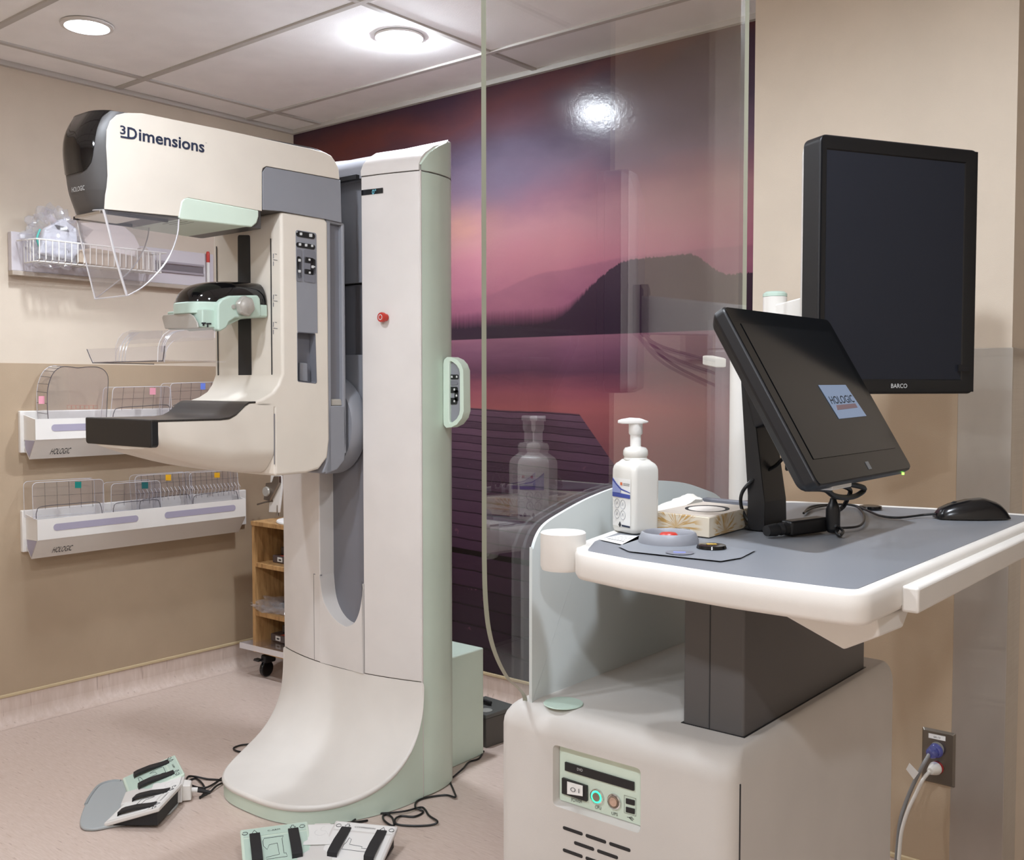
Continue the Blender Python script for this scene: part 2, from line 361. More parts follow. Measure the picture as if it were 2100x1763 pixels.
# printed wall mural
def mural_mat():
    m = mat('mural_print', '#888888', 0.2, spec=0.3); t = NT(m); o = t.obj(); p = t.xyz(o); x, z = p[0], p[2]
    G = 0.62
    def c(h):
        r = srgb(h); g = .3 * r[0] + .55 * r[1] + .15 * r[2]; return tuple(min(1.0, (u * .86 + g * .14) * G) for u in r)
    cv = t.noise(t.mapping(o, (0.9, 1, 2.0)), 1.6, 5, 0.55); cv2 = t.noise(t.mapping(o, (1.3, 1, 3.2)), 3.0, 4, 0.6)
    zz = t.m('ADD', z, t.m('MULTIPLY_ADD', cv, 0.42, -0.21))
    zz = t.m('ADD', zz, t.m('MULTIPLY', t.m('ADD', x, 2.9), -0.05))
    f = t.m('DIVIDE', t.m('SUBTRACT', zz, 1.55), 1.1)
    sky = t.ramp(f, [(0.0, c('#7b4262')), (0.11, c('#a8587a')), (0.22, c('#c9748c')), (0.33, c('#cf8493')), (0.41, c('#c98a94')),
                     (0.50, c('#ab7488')), (0.60, c('#8a6c86')), (0.72, c('#65506b')), (0.83, c('#573d50')), (0.90, c('#703c40')), (1.0, c('#4a3144'))])
    # red glow high on the left, peach glow low on the left
    def blob(cx, cz, rx, rz, k):
        a = t.m('DIVIDE', t.m('SUBTRACT', x, cx), rx); b = t.m('DIVIDE', t.m('SUBTRACT', z, cz), rz)
        d = t.m('ADD', t.m('MULTIPLY', a, a), t.m('MULTIPLY', b, b)); e = t.m('EXPONENT', t.m('MULTIPLY', d, -1.0))
        return t.m('MULTIPLY', t.m('MULTIPLY', e, t.m('MULTIPLY_ADD', cv2, 1.4, 0.3)), k, clamp=True)
    sky = t.mix(blob(-3.75, 2.50, .5, .10, .75), sky, c('#8e4138'))
    sky = t.mix(blob(-2.75, 2.46, .35, .06, .5), sky, c('#7c3f42'))
    sky = t.mix(blob(-3.02, 2.06, .22, .10, .75), sky, c('#dc9a83'))
    sky = t.mix(blob(-2.8, 2.30, .35, .16, .55), sky, c('#9488a2'))
    sky = t.mix(blob(-2.55, 1.92, .45, .12, .5), sky, c('#db8a8f'))
    # pale misty ridge, then the dark wooded shore
    jag = t.noise(t.comb(t.m('MULTIPLY', x, 30.0), 0.0, 0.0), 1.0, 3, 0.7); jag2 = t.noise(t.comb(t.m('MULTIPLY', x, 90.0), 3.0, 0.0), 1.0, 2, 0.7)
    roll = t.noise(t.comb(t.m('MULTIPLY', x, 2.2), 7.0, 0.0), 1.0, 2, 0.5)
    h1 = t.m('ADD', t.m('MULTIPLY_ADD', t.sstep(x, -2.95, -2.5), .09, 1.735), t.m('MULTIPLY', t.sstep(x, -2.5, -2.1), .03)); h1 = t.m('ADD', h1, t.m('MULTIPLY', t.m('ADD', jag, jag2), .010))
    ridge = t.m('MULTIPLY', t.sstep(t.m('SUBTRACT', h1, z), -0.004, 0.008), t.sstep(z, 1.63, 1.86))
    col = t.mix(t.m('MULTIPLY', ridge, 0.34), sky, c('#8c5270'))
    a = t.m('DIVIDE', t.m('ADD', x, 1.86), .20); hump = t.m('EXPONENT', t.m('MULTIPLY', t.m('MULTIPLY', a, a), -1.0))
    h2 = t.m('ADD', t.m('MULTIPLY_ADD', t.sstep(x, -2.5, -2.12), .165, 1.66), t.m('MULTIPLY', t.m('ADD', jag, t.m('MULTIPLY', jag2, 1.2)), .026))
    h2 = t.m('SUBTRACT', h2, t.m('MULTIPLY', t.sstep(x, -1.88, -1.72), .085))
    soft = t.m('MULTIPLY_ADD', t.sstep(x, -2.6, -2.25), -0.065, 0.07)
    shore = t.m('DIVIDE', t.m('SUBTRACT', h2, z), soft, clamp=True)
    col = t.mix(shore, col, t.mix(t.sstep(z, 1.6, 1.85), c('#3c2439'), c('#4c3445')))
    # lake
    wn = t.noise(t.mapping(o, (1.1, 1, 7)), 2.0, 4, 0.6)
    zl = t.m('ADD', z, t.m('MULTIPLY_ADD', wn, .09, -.045))
    lake = t.ramp(t.m('DIVIDE', t.m('SUBTRACT', zl, .1), 1.48), [(0.0, c('#4b2c40')), (.5, c('#7a4656')), (.70, c('#a4575f')), (.79, c('#c9666a')), (.84, c('#b4596a')), (.895, c('#74405c')), (.95, c('#8f5472')), (1.0, c('#b06c84'))])
    lake = t.mix(t.sstep(x, -2.5, -1.6), lake, t.mix(0.55, lake, c('#5a3544')))
    col = t.mix(t.sstep(z, 1.568, 1.572), lake, col)
    # jetty boards in perspective
    zw = t.m('ADD', z, t.m('ADD', t.m('MULTIPLY_ADD', t.noise(o, 2.5, 3), .03, -.015), t.m('MULTIPLY', t.m('ADD', x, 2.7), .03)))
    ph = t.m('DIVIDE', t.m('LOGARITHM', t.m('SUBTRACT', 1.62, zw), 2.718), 0.068)
    fl = t.m('FLOOR', ph); fr = t.m('FRACT', ph)
    wnz = t.new('ShaderNodeTexWhiteNoise', noise_dimensions='1D'); t.put(wnz.inputs['W'], fl)
    grain = t.noise(t.mapping(o, (5, 1, 60)), 2.0, 4, 0.6)
    board = t.ramp(t.m('DIVIDE', z, 1.27), [(0.0, c('#2c1a2b')), (.25, c('#3a2238')), (.5, c('#573551')), (.8, c('#774f6c')), (1.0, c('#8a5f78'))])
    board = t.mix(t.m('MULTIPLY', t.m('ADD', wnz.outputs[0], t.m('MULTIPLY', grain, .8)), .42, clamp=True), board, c('#2a1728'))
    board = t.mix(t.m('MULTIPLY', t.sstep(t.noise(o, 14, 3, .7), .66, .72), .35), board, c('#9a5a70'))
    edge = t.m('ADD', t.sstep(fr, .90, .97), t.m('SUBTRACT', 1.0, t.sstep(fr, 0.0, .05)), clamp=True)
    board = t.mix(t.m('MULTIPLY', edge, .85), board, c('#1c0d1c'))
    big = t.m('MULTIPLY', t.sstep(zw, .617, .622), t.m('SUBTRACT', 1.0, t.sstep(zw, .640, .645)))
    board = t.mix(big, board, c('#110813'))
    rt = t.m('MULTIPLY_ADD', t.m('SUBTRACT', 1.266, z), .87, -2.379); lt = t.m('MULTIPLY_ADD', t.m('SUBTRACT', 1.266, z), -.75, -3.012)
    dm = t.m('MULTIPLY', t.sstep(t.m('SUBTRACT', rt, x), -.003, .003), t.sstep(t.m('SUBTRACT', x, lt), -.003, .003))
    dm = t.m('MULTIPLY', dm, t.m('SUBTRACT', 1.0, t.sstep(zw, 1.262, 1.268)))
    col = t.mix(dm, col, board)
    t.put(bsdf(m).inputs['Base Color'], col); t.put(bsdf(m).inputs['Normal'], t.bump(t.noise(o, 45, 3, .6), 0.0012, 0.5)); return m
tag(MB().box(XL + .002, -1.331, YB - .002, YB + .0035, .128, CEIL - .012).build('wall_mural', mural_mat()),
    'sunset lake wall mural with purple jetty boards, covering the back wall', 'mural')
# ceiling downlights
LL = {0: 'round ceiling downlight at the upper left, in the tile over the arm head', 1: 'round ceiling downlight glaring beside the clear shield, over the tall column'}
for i, (x, y) in enumerate(LIGHT_POS):
    d = thing('ceiling_downlight', LL.get(i, 'unseen round ceiling downlight placed to light the room'), 'light', (x, y, CEIL + .008), group='round ceiling downlights' )
    if i > 1: d['label'] = 'round ceiling downlight in the part of the room behind the viewer'
    zc = CEIL + .008
    dp = .030 if i == 1 else .002
    MB().lathe([(.083, 0), (.090, -.003), (.088, -.010), (.076, -.012), (.073, -.004), (.073, 0)], (x, y, zc), n=40).build('trim_ring', M['lamptrim'], d)
    MB().lathe([(.073, -.004), (.072, -.004 - dp * .3), (.066, -.004 - dp * .6), (.045, -.004 - dp * .9), (.0001, -.004 - dp)], (x, y, zc), n=40).build('lens', M['lens' if i else 'lensdim'], d)
    ld = bpy.data.lights.new('beam', 'SPOT'); ld.energy = SPOT * ((1.7, 1.5, 1.05, .72, 1.0, 1.15)[i]); ld.color = LAMP_COL; ld.spot_size = math.radians((104, 140)[i] if i < 2 else 174); ld.spot_blend = 0.8 if i < 2 else 0.35; ld.shadow_soft_size = 0.05
    lo = bpy.data.objects.new('beam', ld); COL.objects.link(lo); lo.location = (x, y, zc - .045); lo.parent = d; lo.matrix_parent_inverse = Matrix.Translation(d.location).inverted()
# stainless corner guard on the pier
gd = thing('corner_guard', 'tall brushed steel corner guard on the pier beside the wall outlet', 'corner guard', (-.70, 2.7, 0))
def steel_mat():
    m = mat('guard_steel', '#a89a88', 0.3, metal=0.75); t = NT(m); o = t.obj()
    n1 = t.noise(t.mapping(o, (2, 2, 160)), 2.0, 3); n2 = t.noise(t.mapping(o, (5, 5, 2.2)), 2.0, 3)
    t.put(bsdf(m).inputs['Roughness'], t.m('MULTIPLY_ADD', n1, .18, .26)); t.put(bsdf(m).inputs['Base Color'], t.mix(t.m('MULTIPLY', n2, .5), srgb('#c4bdb4'), srgb('#918a81')))
    t.put(bsdf(m).inputs['Normal'], t.bump(n2, .004, .4)); return m
M['guard'] = steel_mat()
MB().box(-.763, -.6365, 2.6965, 2.70, .0, 1.463).build('front_leaf', M['guard'], gd, bevel=.001)
MB().box(-.64, -.6365, 2.70, 2.82, .0, 1.463).build('side_leaf', M['guard'], gd, bevel=.001)
# metal frame edge in the recess at the right border
fr = thing('wall_frame', 'thin steel frame hung on the recess wall at the right border', 'frame', (-.60, 2.98, 1.5))
a, b = Y(2094, 615, 2.99), Y(2094, 726, 2.99)
MB().box(a.x, a.x + .3, 2.975, 2.9995, b.z, a.z).build('frame_panel', mat('frame_fill', '#a99a8a', .4), fr, bevel=.003)
MB().box(a.x - .004, a.x + .006, 2.965, 2.9995, b.z - .004, a.z + .004).build('frame_edge', M['steel'], fr, bevel=.002)
# wall outlet with its two plugs
ot = thing('wall_outlet', 'steel duplex outlet plate low on the pier with a printed strip label', 'outlet', (-.79, 2.7, .41))
bl, br, tl = Y(1897, 1607, 2.694), Y(1962, 1618, 2.694), Y(1893, 1493, 2.694)
x0, x1, z0, z1 = -.835, -.752, .341, .482
mb = MB(); mb.bridge(rpoly([(x0, 2.696, z0), (x1, 2.696, z0), (x1, 2.696, z1), (x0, 2.696, z1)], .003), rpoly([(x0 + .005, 2.689, z0 + .005), (x1 - .005, 2.689, z0 + .005), (x1 - .005, 2.689, z1 - .005), (x0 + .005, 2.689, z1 - .005)], .003))
mb.build('cover_plate', mat('outlet_steel', '#8d8880', .3, metal=1.0), ot)
for zc, c in ((.435, '#8f8b84'), (.385, '#9c2b2b')):
    MB().lathe([(.017, 0), (.017, .003), (.0, .003)], (-.795, 2.689, zc), (0, -1, 0), 24).build('receptacle', mat('socket', c, .4), ot)
lab(ot.children[-1], 'red lower receptacle')
q = quad((-.817, 2.689, .459), (-.775, 2.689, .459), (-.817, 2.689, .471), 0, 1, 0, 1)
decal('strip_label', q, M['paper'], ot); text('lettering', '6A-13', (-.804, 2.6883, .462), (-.788, 2.6883, .462), (-.804, 2.6883, .467), M['ink'], ot)
def plug(name, label, zc, mats, prof, cordr, pathpx, depthy, cm):
    pg = thing(name, label, 'plug', (-.795, 2.69, zc))
    d = Vector((-.62, -.62, -.48)).normalized()
    MB().lathe(prof, (-.795, 2.6855, zc), (-.25, -1, -.1), 20).build('plug_body', mats, pg, bevel=.0015)
    c0 = Vector((-.795, 2.6855, zc)) + Vector((-.25, -1, -.1)).normalized() * prof[-2][1] * .8
    pts = [c0 + d * .005] + [Y(px, py, yy) for (px, py), yy in zip(pathpx, depthy)]
    MB().tube(spline(pts, 8), cordr, 10).build('cable', cm, pg); return pg
p1 = plug('power_plug', 'clear blue hospital plug in the upper outlet with grey cord', .432, M['bluep'],
     [(.018, 0), (.019, .004), (.017, .010), (.014, .013), (.016, .020), (.013, .03), (.008, .034), (.0, .034)], .0048,
     [(1893, 1568), (1872, 1610), (1856, 1650), (1845, 1690), (1838, 1763)], [2.635, 2.62, 2.60, 2.58, 2.56], mat('grey_cord', '#7c7a78', .45))
fl = [Y(1858, 1577, 2.61), Y(1865, 1564, 2.61), Y(1884, 1584, 2.615), Y(1874, 1598, 2.615)]
MB().prism(fl, (0, .0008, 0)).build('cable_tag', M['paper'], p1)
plug('power_plug', 'white angled plug in the lower outlet with white cord', .386, mat('plug_white', '#d8d2c8', .4),
     [(.016, 0), (.017, .006), (.015, .014), (.012, .022), (.009, .03), (.0, .03)], .0046,
     [(1893, 1598), (1878, 1628), (1862, 1662), (1849, 1705), (1843, 1763)], [2.625, 2.61, 2.59, 2.57, 2.55], mat('white_cord', '#d9d3ca', .45))
# ================================================================ mammography machine
mm = thing('mammography_machine', 'tall white and mint mammography machine with long horizontal arm head in front of the mural', 'mammography machine', (-2.70, 2.35, 0))
XC, HW = -2.70, .36
def yf(x): u = (x - XC) / HW; return 2.31 + .06 * u * u
def arcx(px, py):
    y = 2.32
    for _ in range(6): p = Y(px, py, y); y = yf(p.x)
    return p
SEAM, TOPZ = .390, 2.066
def strip(x0, x1, d0=0.0, d1=.08, n=14):
    xs = [lerp(x0, x1, i / n) for i in range(n + 1)]
    return [(x, yf(x) + d0) for x in xs] + [(x, yf(x) + d1) for x in reversed(xs)]
def panel(x0, x1, z0, z1, d0=0.0, d1=.10):
    pl = strip(x0, x1, d0, d1); return MB().loft([[(a, b, z0) for a, b in pl], [(a, b, z1) for a, b in pl]])
xl_ch, xr_ch = arcx(655, 1100).x, arcx(744, 1000).x
xl_lo, xr_lo = arcx(644, 1250).x, arcx(747, 1300).x
z_split = arcx(650, 1178).z; z_splr = arcx(747, 1197).z
# column front panels
pl = [(XC - HW, z_split + .001), (xl_ch, z_split + .001)]
panel(XC - HW, xl_ch, SEAM + .0005, TOPZ - .001).build('front_panel', M['column'], mm, bevel=.004, seg=3)
panel(xr_ch, XC + HW - .002, SEAM + .0005, TOPZ - .001).build('front_panel', M['column'], mm, bevel=.004, seg=3)
U = [(655, 1178), (661, 1222), (672, 1250), (689, 1272), (706, 1283), (714, 1284), (727, 1276), (736, 1256), (741, 1230), (744, 1197)]
yq = 2.312
low = [Y(644, 1180, yq), Y(644, 1347, yq)]
cut_pts = spline([Y(a, b, yq) for a, b in U], 4)
zb = SEAM + .0005
poly = [V(xl_ch - .0005, yq, zb)] + cut_pts + [V(xr_ch + .0005, yq, zb)]
poly[1].x = xl_ch - .0005; poly[-2].x = xr_ch + .0005
MB().prism(poly, (0, .09, 0)).build('lower_panel', M['column'], mm, bevel=.010, seg=4, bang=50)
# thin shut lines around the lower panel
for x, z1 in ((xl_lo, z_split), (xr_lo, z_splr)):
    MB().box(x - .0012, x + .0012, yf(x) - .0006, yf(x) + .004, zb, z1).build('shut_line', mat('shut_line', '#8f8a85', .6), mm)
MB().box(xl_lo, xl_ch + .004, yf(xl_lo) - .001, yf(xl_lo) + .004, z_split - .0015, z_split + .0012).build('shut_line', M['greydark'], mm)
# recessed channel with its sliding covers
MB().box(XC - HW + .08, XC + HW - .08, 2.41, 2.56, .05, TOPZ).build('column_core', M['greydark'], mm)
cx0, cx1 = xl_ch - .02, xr_ch + .02
def cover(z0, z1, y, name, m, x0=cx0, x1=cx1):
    xm = (x0 + x1) / 2; n = 10; xs = [lerp(x0, x1, i / n) for i in range(n + 1)]
    f = lambda x: y + .022 * ((x - xm) / (x1 - x0) * 2) ** 2
    pl = [(x, f(x)) for x in xs] + [(x1, y + .06), (x0, y + .06)]
    return MB().loft([[(a, b, z0) for a, b in pl], [(a, b, z1) for a, b in pl]]).build(name, m, mm, bevel=.002)
zs = [Y(720, q, 2.37).z for q in (1330, 862, 728, 584, 380)]
cover(zs[0], zs[1], 2.362, 'channel_cover', M['greydark'])
cover(zs[1] + .003, zs[2], 2.352, 'channel_cover', M['grey'])
cover(zs[2], zs[3], 2.376, 'channel_cover', M['greydark'])
cover(zs[3] + .004, zs[4] + .02, 2.362, 'channel_cover', M['grey'])
# top cap in three sections
def cap_prof(y0):
    return [(y0, TOPZ + .002), (y0, 2.085), (y0 + .010, 2.108), (y0 + .03, 2.130), (y0 + .07, 2.156), (lerp(y0, 2.57, .62), 2.178), (2.52, 2.193), (2.575, 2.196), (2.60, 2.19), (2.60, TOPZ + .002)]
def cap(x0, x1, name, m, dy=0.0, n=8):
    bk_ = lambda x: interp(abs(x - XC), [.20, .28, .338, .352, .359, .3625], [2.60, 2.586, 2.538, 2.505, 2.47, 2.44])
    xs = [x0 + (x1 - x0) * t for t in [i / n for i in range(n + 1)]] + [XC + s * q for q in (.30, .32, .335, .345, .352, .356) for s in (-1, 1) if x0 < XC + s * q < x1]
    return MB().loft([[(x, min(a + dy * (k < 6), bk_(x)), b - dy if a + dy * (k < 6) <= bk_(x) else min(b - dy, zcap(bk_(x)) + .001)) for k, (a, b) in enumerate(cap_prof(yf(x)))] for x in sorted(xs)]).build(name, m, mm, ang=30)
def zcap(y): return interp(y, [2.374, 2.385, 2.41, 2.45, 2.50, 2.54, 2.60], [2.085, 2.10, 2.128, 2.155, 2.178, 2.190, 2.192])
cap(XC - HW, xl_ch, 'top_cap', M['column']); cap(xr_ch, XC + HW - .004, 'top_cap', M['column']); cap(xl_ch + .001, xr_ch - .001, 'cap_insert', M['grey'], .006)
a, b, c_, d_ = (694, 338), (694, 345), (758, 323), (766, 313)
sl = []
for q in (a, b, c_, d_):
    p = Z(q[0], q[1], 2.165); sl.append(p)
MB().box(xl_ch + .01, xr_ch - .012, yf(XC) - .0015, yf(XC) + .02, TOPZ - .006, TOPZ + .008).build('cap_gap', M['black'], mm)
# mint side shells following the rounded flank
SIDE = [(-2.338, 2.374), (-2.335, 2.42), (-2.341, 2.48), (-2.362, 2.54), (-2.42, 2.588), (-2.50, 2.604)]
def side_curve(sgn, off=0.0):
    c = spline([(x, y, 0) for x, y in SIDE], 6); return [V(x if sgn > 0 else 2 * XC - x, y, 0) for x, y, _ in c]
def zcap(y): return interp(y, [2.374, 2.385, 2.41, 2.45, 2.50, 2.54, 2.60], [2.085, 2.10, 2.128, 2.155, 2.178, 2.190, 2.192])
for sgn in (1, -1):
    c = side_curve(sgn); inn = [V(p.x - sgn * .012, p.y - .004 * i / len(c), 0) for i, p in enumerate(c)]
    pl = c + [V(XC + sgn * .2, 2.604, 0), V(XC + sgn * .2, 2.374, 0)]
    MB().loft([[(p.x, p.y, z) for p in pl] for z in (0.003, TOPZ - .002)]).build('side_shell', M['mint'], mm, bevel=.003, seg=2, bang=60)
    lo = [(p.x, p.y, TOPZ + .002) for p in c]; hi = [(p.x, p.y, zcap(p.y)) for p in c]
    mb = MB(); mb.loft([lo, hi, [(p.x - sgn * .01, p.y - .004, zcap(p.y)) for p in c], [(p.x - sgn * .01, p.y - .004, TOPZ + .002) for p in c]], closed=False, caps=False)
    mb.build('cap_side', M['mint'], mm)
    MB().box(XC + sgn * .359 - .0015, XC + sgn * .359 + .0035, 2.3705, 2.3745, 0.01, TOPZ).build('edge_strip', M['column'], mm)
# flared foot: white sweep and mint skirt
def yn(u): u = abs(u); return 2.305 - .37 * max(0.0, 1 - u ** 3.0) ** .578
HB = .362; ZE = .062
nu, nt = 56, 26
us = [math.sin(math.pi / 2 * (2 * i / nu - 1)) for i in range(nu + 1)]
def foot(u, t):
    x = XC + HB * u * (1 - .11 * t if u < 0 else 1); y0 = 2.31 + .06 * u * u; y1 = min(yn(u), y0 - .004); y = lerp(y0, y1, t)
    q = min(1.0, (y0 - y) / (2.31 + .06 * u * u - 1.935)); z = SEAM - (SEAM - ZE) * max(0, 1 - (1 - q) ** 2.5) ** .4
    return V(x, y, z)
ts = [(k / nt) ** 2.4 for k in range(nt + 1)]
rows = [[foot(u, t) for u in us] for t in ts]
mb = MB(); mb.loft(rows, closed=False, caps=False)
loop = [rows[k][0] for k in range(nt + 1)] + rows[-1][1:-1] + [rows[k][-1] for k in range(nt, -1, -1)]
# rolled white lip below the edge
lipn = []
ctr = V(XC, 2.33, 0)
def shift(p, out, dz):
    d = V(p.x - XC, (p.y - 2.36) * .9, 0); d = d.normalized() if d.length > 1e-4 else V(0, -1, 0)
    return V(p.x + d.x * out, p.y + d.y * out, p.z + dz)
mb.loft([loop, [shift(p, .006, -.004) for p in loop], [shift(p, .008, -.011) for p in loop], [shift(p, .004, -.018) for p in loop]], closed=False, caps=False)
mb.build('foot_sweep', M['white'], mm, ang=60)
top = [shift(p, .002, -.017) for p in loop]
MB().loft([top, [V(p.x, p.y, 0.002) for p in top]], closed=False, caps=False).build('foot_skirt', M['mint'], mm, ang=60)
# rear electronics box
MB().box(-2.96, -2.446, 2.57, 2.803, 0, .402).build('rear_box', M['mint'], mm, bevel=.006)
# display strip, stop button
def Q(px, py, y=None): return arcx(px, py)
p = [Q(742, 401), Q(786, 396), Q(786, 385), Q(742, 390)]
ds = decal('display_strip', [a + V(0, -.001, 0) for a in p], M['blackgloss'], mm)
text('digits', '0°', Q(765, 399) + V(0, -.004, 0), Q(773, 398) + V(0, -.004, 0), Q(765, 389) + V(0, -.004, 0), M['disp_blue'], ds)
es = Q(792, 651)
eb = MB().lathe([(.012, 0), (.012, .012), (.016, .013), (.0165, .022), (.015, .026), (.0, .0265)], es, (0, -1, 0), 28).build('stop_button', M['red'], mm)
MB().lathe([(.0095, .0268), (.0082, .0272), (.0068, .0268)], es, (0, -1, 0), 28, caps=False).build('button_ring', M['lightprint'], eb)
# grab handle with its keypad
H0 = 2.475
outer = [(909, 746), (911, 737), (917, 732), (926, 732), (937, 737), (945, 746), (950, 759), (951, 843), (947, 857), (937, 870), (925, 876), (915, 877), (910, 871), (909, 860)]
inner = [(921, 748), (922, 742), (925, 740.5), (929, 743), (936, 749), (941, 757), (942.5, 766), (942.5, 840), (941, 849), (936, 858), (929, 864), (925, 866), (922, 867), (921, 862)]
o0 = [Y(a, b, H0) for a, b in outer]; i0 = [Y(a, b, H0) for a, b in inner]; dv = V(0, .035, 0)
o1 = [p + dv for p in o0]; i1 = [p + dv for p in i0]
mb = MB(); n_ = len(o0); mb.loft([o0, o1, i1, i0, o0], closed=True, caps=False)
hd = mb.build('grab_handle', M['mint'], mm, bevel=.008, seg=4)
MB().prism([p + V(0, .010, 0) for p in i0], (0, .015, 0)).build('keypad', M['grey'], hd)
HP = lambda a, b, d=.0092: Y(a, b, H0 + d)
def pill(name, x0, x1, y0, y1, fn, m, par, r=.004, sk=0.0):
    q = [fn(x0, y1), fn(x1, y1 + sk), fn(x1, y0 + sk), fn(x0, y0)]; return decal(name, rpoly(q, r), m, par)
pill('button', 921.5, 940.5, 768, 777.5, HP, M['black'], hd); pill('button', 922, 939, 781, 789, HP, M['greydark'], hd)
pill('button', 922, 939, 793, 805.5, HP, M['black'], hd, .006); pill('button', 922, 938, 815.5, 829, HP, M['black'], hd, .006); pill('button', 932.5, 940, 800, 822, HP, M['black'], hd, .003)
for cx_, cy_ in ((927, 772.5), (937, 772.5), (932, 798.5), (936.5, 811), (932, 822.5)):
    decal('symbol', [HP(cx_ - 1.6, cy_ + 2, .008), HP(cx_ + 1.6, cy_ + 2, .008), HP(cx_ + 1.6, cy_ - 1.5, .008), HP(cx_, cy_ - 2.6, .008), HP(cx_ - 1.6, cy_ - 1.5, .008)], M['lightprint'], hd)

# ------------------------------------------------ arm
XA = -2.79
def mir(p): return V(2 * XA - p.x, p.y, p.z)
def slab(px, inset=0.0, minset=None, fn=A):
    near = [fn(a, b, -inset) for a, b in px]; far = [mir(p) for p in near]; return MB().bridge(near, far)
def xnear(y): return -2.59 - .125 * (2.25 - y)
body = [(578, 433), (666, 447), (673, 456), (677, 900), (673, 938), (655, 962), (628, 970), (564, 976.5), (562, 900), (562, 838), (521, 836), (520, 823), (541, 816), (560, 804), (571, 788), (577, 766)]
YFR = A(577.5, 600).y; XFAR = -2.985
def bslab(px, inset=0.0):
    near = [A(a, b, -inset) for a, b in px]
    for p in near:
        if abs(p.y - YFR) < .012: p.y = YFR; p.x = xnear(YFR) - inset
    return MB().bridge(near, [V(XFAR + inset, p.y, p.z) for p in near])
def xnear(y): return -2.59 - .125 * (2.25 - y)
ab = bslab(body).build('arm_body', M['arm'], mm, bevel=.022, seg=5, bang=48)
# rear shell of the arm
rs = bslab([(664, 452), (704, 461), (708, 900), (705, 940), (692, 960), (660, 968)], .020).build('rear_shell', M['greydark'], mm, bevel=.004)
for px in ([(668, 449), (678, 451), (681, 968), (662, 970), (672, 940)], [(701, 457), (707, 460), (711, 930), (704, 930)],
           [(674, 832), (709, 832), (711, 905), (707, 944), (692, 963), (668, 972)], [(674, 448.5), (706, 458), (707, 463), (674, 457)]):
    bslab(px, .003).build('rear_frame', M['grey'], rs, bevel=.004)
slab([(680, 818), (700, 818), (704, 832), (680, 832)], .010).build('frame_ledge', M['knob'], rs, bevel=.004)
# pivot hub between arm and column
MB().lathe([(.165, 0), (.172, .012), (.172, .06), (.15, .075)], (XA + .045, 2.285, 1.235), (0, 1, 0), 48).build('pivot_hub', M['grey'], mm)
# tube head
ZR = [1.858, 1.866, 1.88, 1.90, 1.917, 1.917, 1.93, 1.945, 1.96, 1.975, 1.99, 2.005, 2.02, 2.035, 2.05, 2.065, 2.078, 2.09, 2.10, 2.11, 2.118, 2.125, 2.131, 2.135, 2.1375]
SILY = [(219, 206), (221, 199), (227, 177), (243, 152), (270, 135), (300, 128), (337, 132), (392, 139), (415, 143), (425, 150), (431, 158)]
def plan(z, yfr, ybk, r, off=0.0):
    pts = [V(xnear(ybk) + off, ybk, z), V(xnear(yfr) + off, yfr, z), mir(V(xnear(yfr) + off, yfr, z)), mir(V(xnear(ybk) + off, ybk, z))]
    return rpoly(pts, [.012, r, r, .012], 10)
def front_y(z, r):
    lo, hi = 1.30, 1.62
    for _ in range(26):
        m_ = (lo + hi) / 2; pp = [proj(p) for p in plan(z, m_, 2.0, r)]; a = min(pp, key=lambda q: q[0])
        tgt = interp(a[1], [s[0] for s in SILY], [s[1] for s in SILY])
        if a[0] < tgt: lo = m_
        else: hi = m_
    return (lo + hi) / 2
def back_y(z): return interp(z, [2.04, 2.07, 2.09, 2.105, 2.118, 2.128, 2.134, 2.1375], [2.25, 2.245, 2.238, 2.23, 2.218, 2.20, 2.18, 2.15])
FY = {z: front_y(z, .086) for z in ZR}
for _ in range(5):
    zs_ = sorted(FY); v_ = [FY[z] for z in zs_]
    for i in range(1, len(zs_) - 1):
        h0, h1 = zs_[i] - zs_[i - 1], zs_[i + 1] - zs_[i]; FY[zs_[i]] = .5 * v_[i] + .5 * (v_[i - 1] * h1 + v_[i + 1] * h0) / (h0 + h1)
hm = MB(); hm.loft([plan(z, FY[z] + (.004 if z < 1.86 else 0), 1.965, .086) for z in ZR[:5]])
hm.loft([plan(z, FY[z], back_y(z), .086) for z in ZR[5:]])
th = hm.build('tube_head', M['gunmetal'], mm, ang=40)
side = [(255, 232), (290, 232.5), (460, 267), (600, 298), (639, 306), (665, 313), (678, 320), (687, 333), (693, 347), (695, 368), (545, 341), (538, 345), (536, 352), (536, 433), (385, 405.5), (376, 408), (372, 416), (368, 444), (213, 429), (215, 400), (218, 384), (220, 360), (219, 333), (217, 300), (218, 267), (225, 248), (238, 236)]
def plate(name, px, m, par, t=.003, bev=.0012):
    near = [A(a, b, -.001) for a, b in px]; MB().prism(near, APU * (t + .001)).build(name, m, par, bevel=bev, seg=2)
    MB().prism([V(mir(p).x if p.y > 1.62 else 2 * XA - xnear(1.62), max(p.y, 1.62), p.z) for p in near], V(-APU.x, APU.y, 0) * (t + .001)).build(name, m, par, bevel=bev, seg=2)
plate('side_panel', side, M['arm'], th)
plate('rear_panel', [(537, 430.5), (537, 353), (545, 342.5), (696.5, 370), (699, 457), (668, 450), (576, 433.5)], M['grey'], th, .004)
slab([(366, 445), (372, 413), (378, 406.5), (386, 405), (531, 431.5), (531, 444), (527, 457), (517, 465.5), (500, 464), (372, 450)], -.005).build('vent_lip', M['mint'], th, bevel=.004)
for k in range(9):
    f = k / 8; a = A(372 + 10 * f + 2, 450.6 + 1.0 * f, -.02); b = A(492, 463.5, -.02)
    e_ = A(lerp(376, 482, f), lerp(451, 461.5, f), -.004)
    MB().box(e_.x - .11, e_.x - .012, e_.y - .0012, e_.y + .0012, e_.z - .0012, e_.z + .002).build('vent_slot', M['ink'], th)
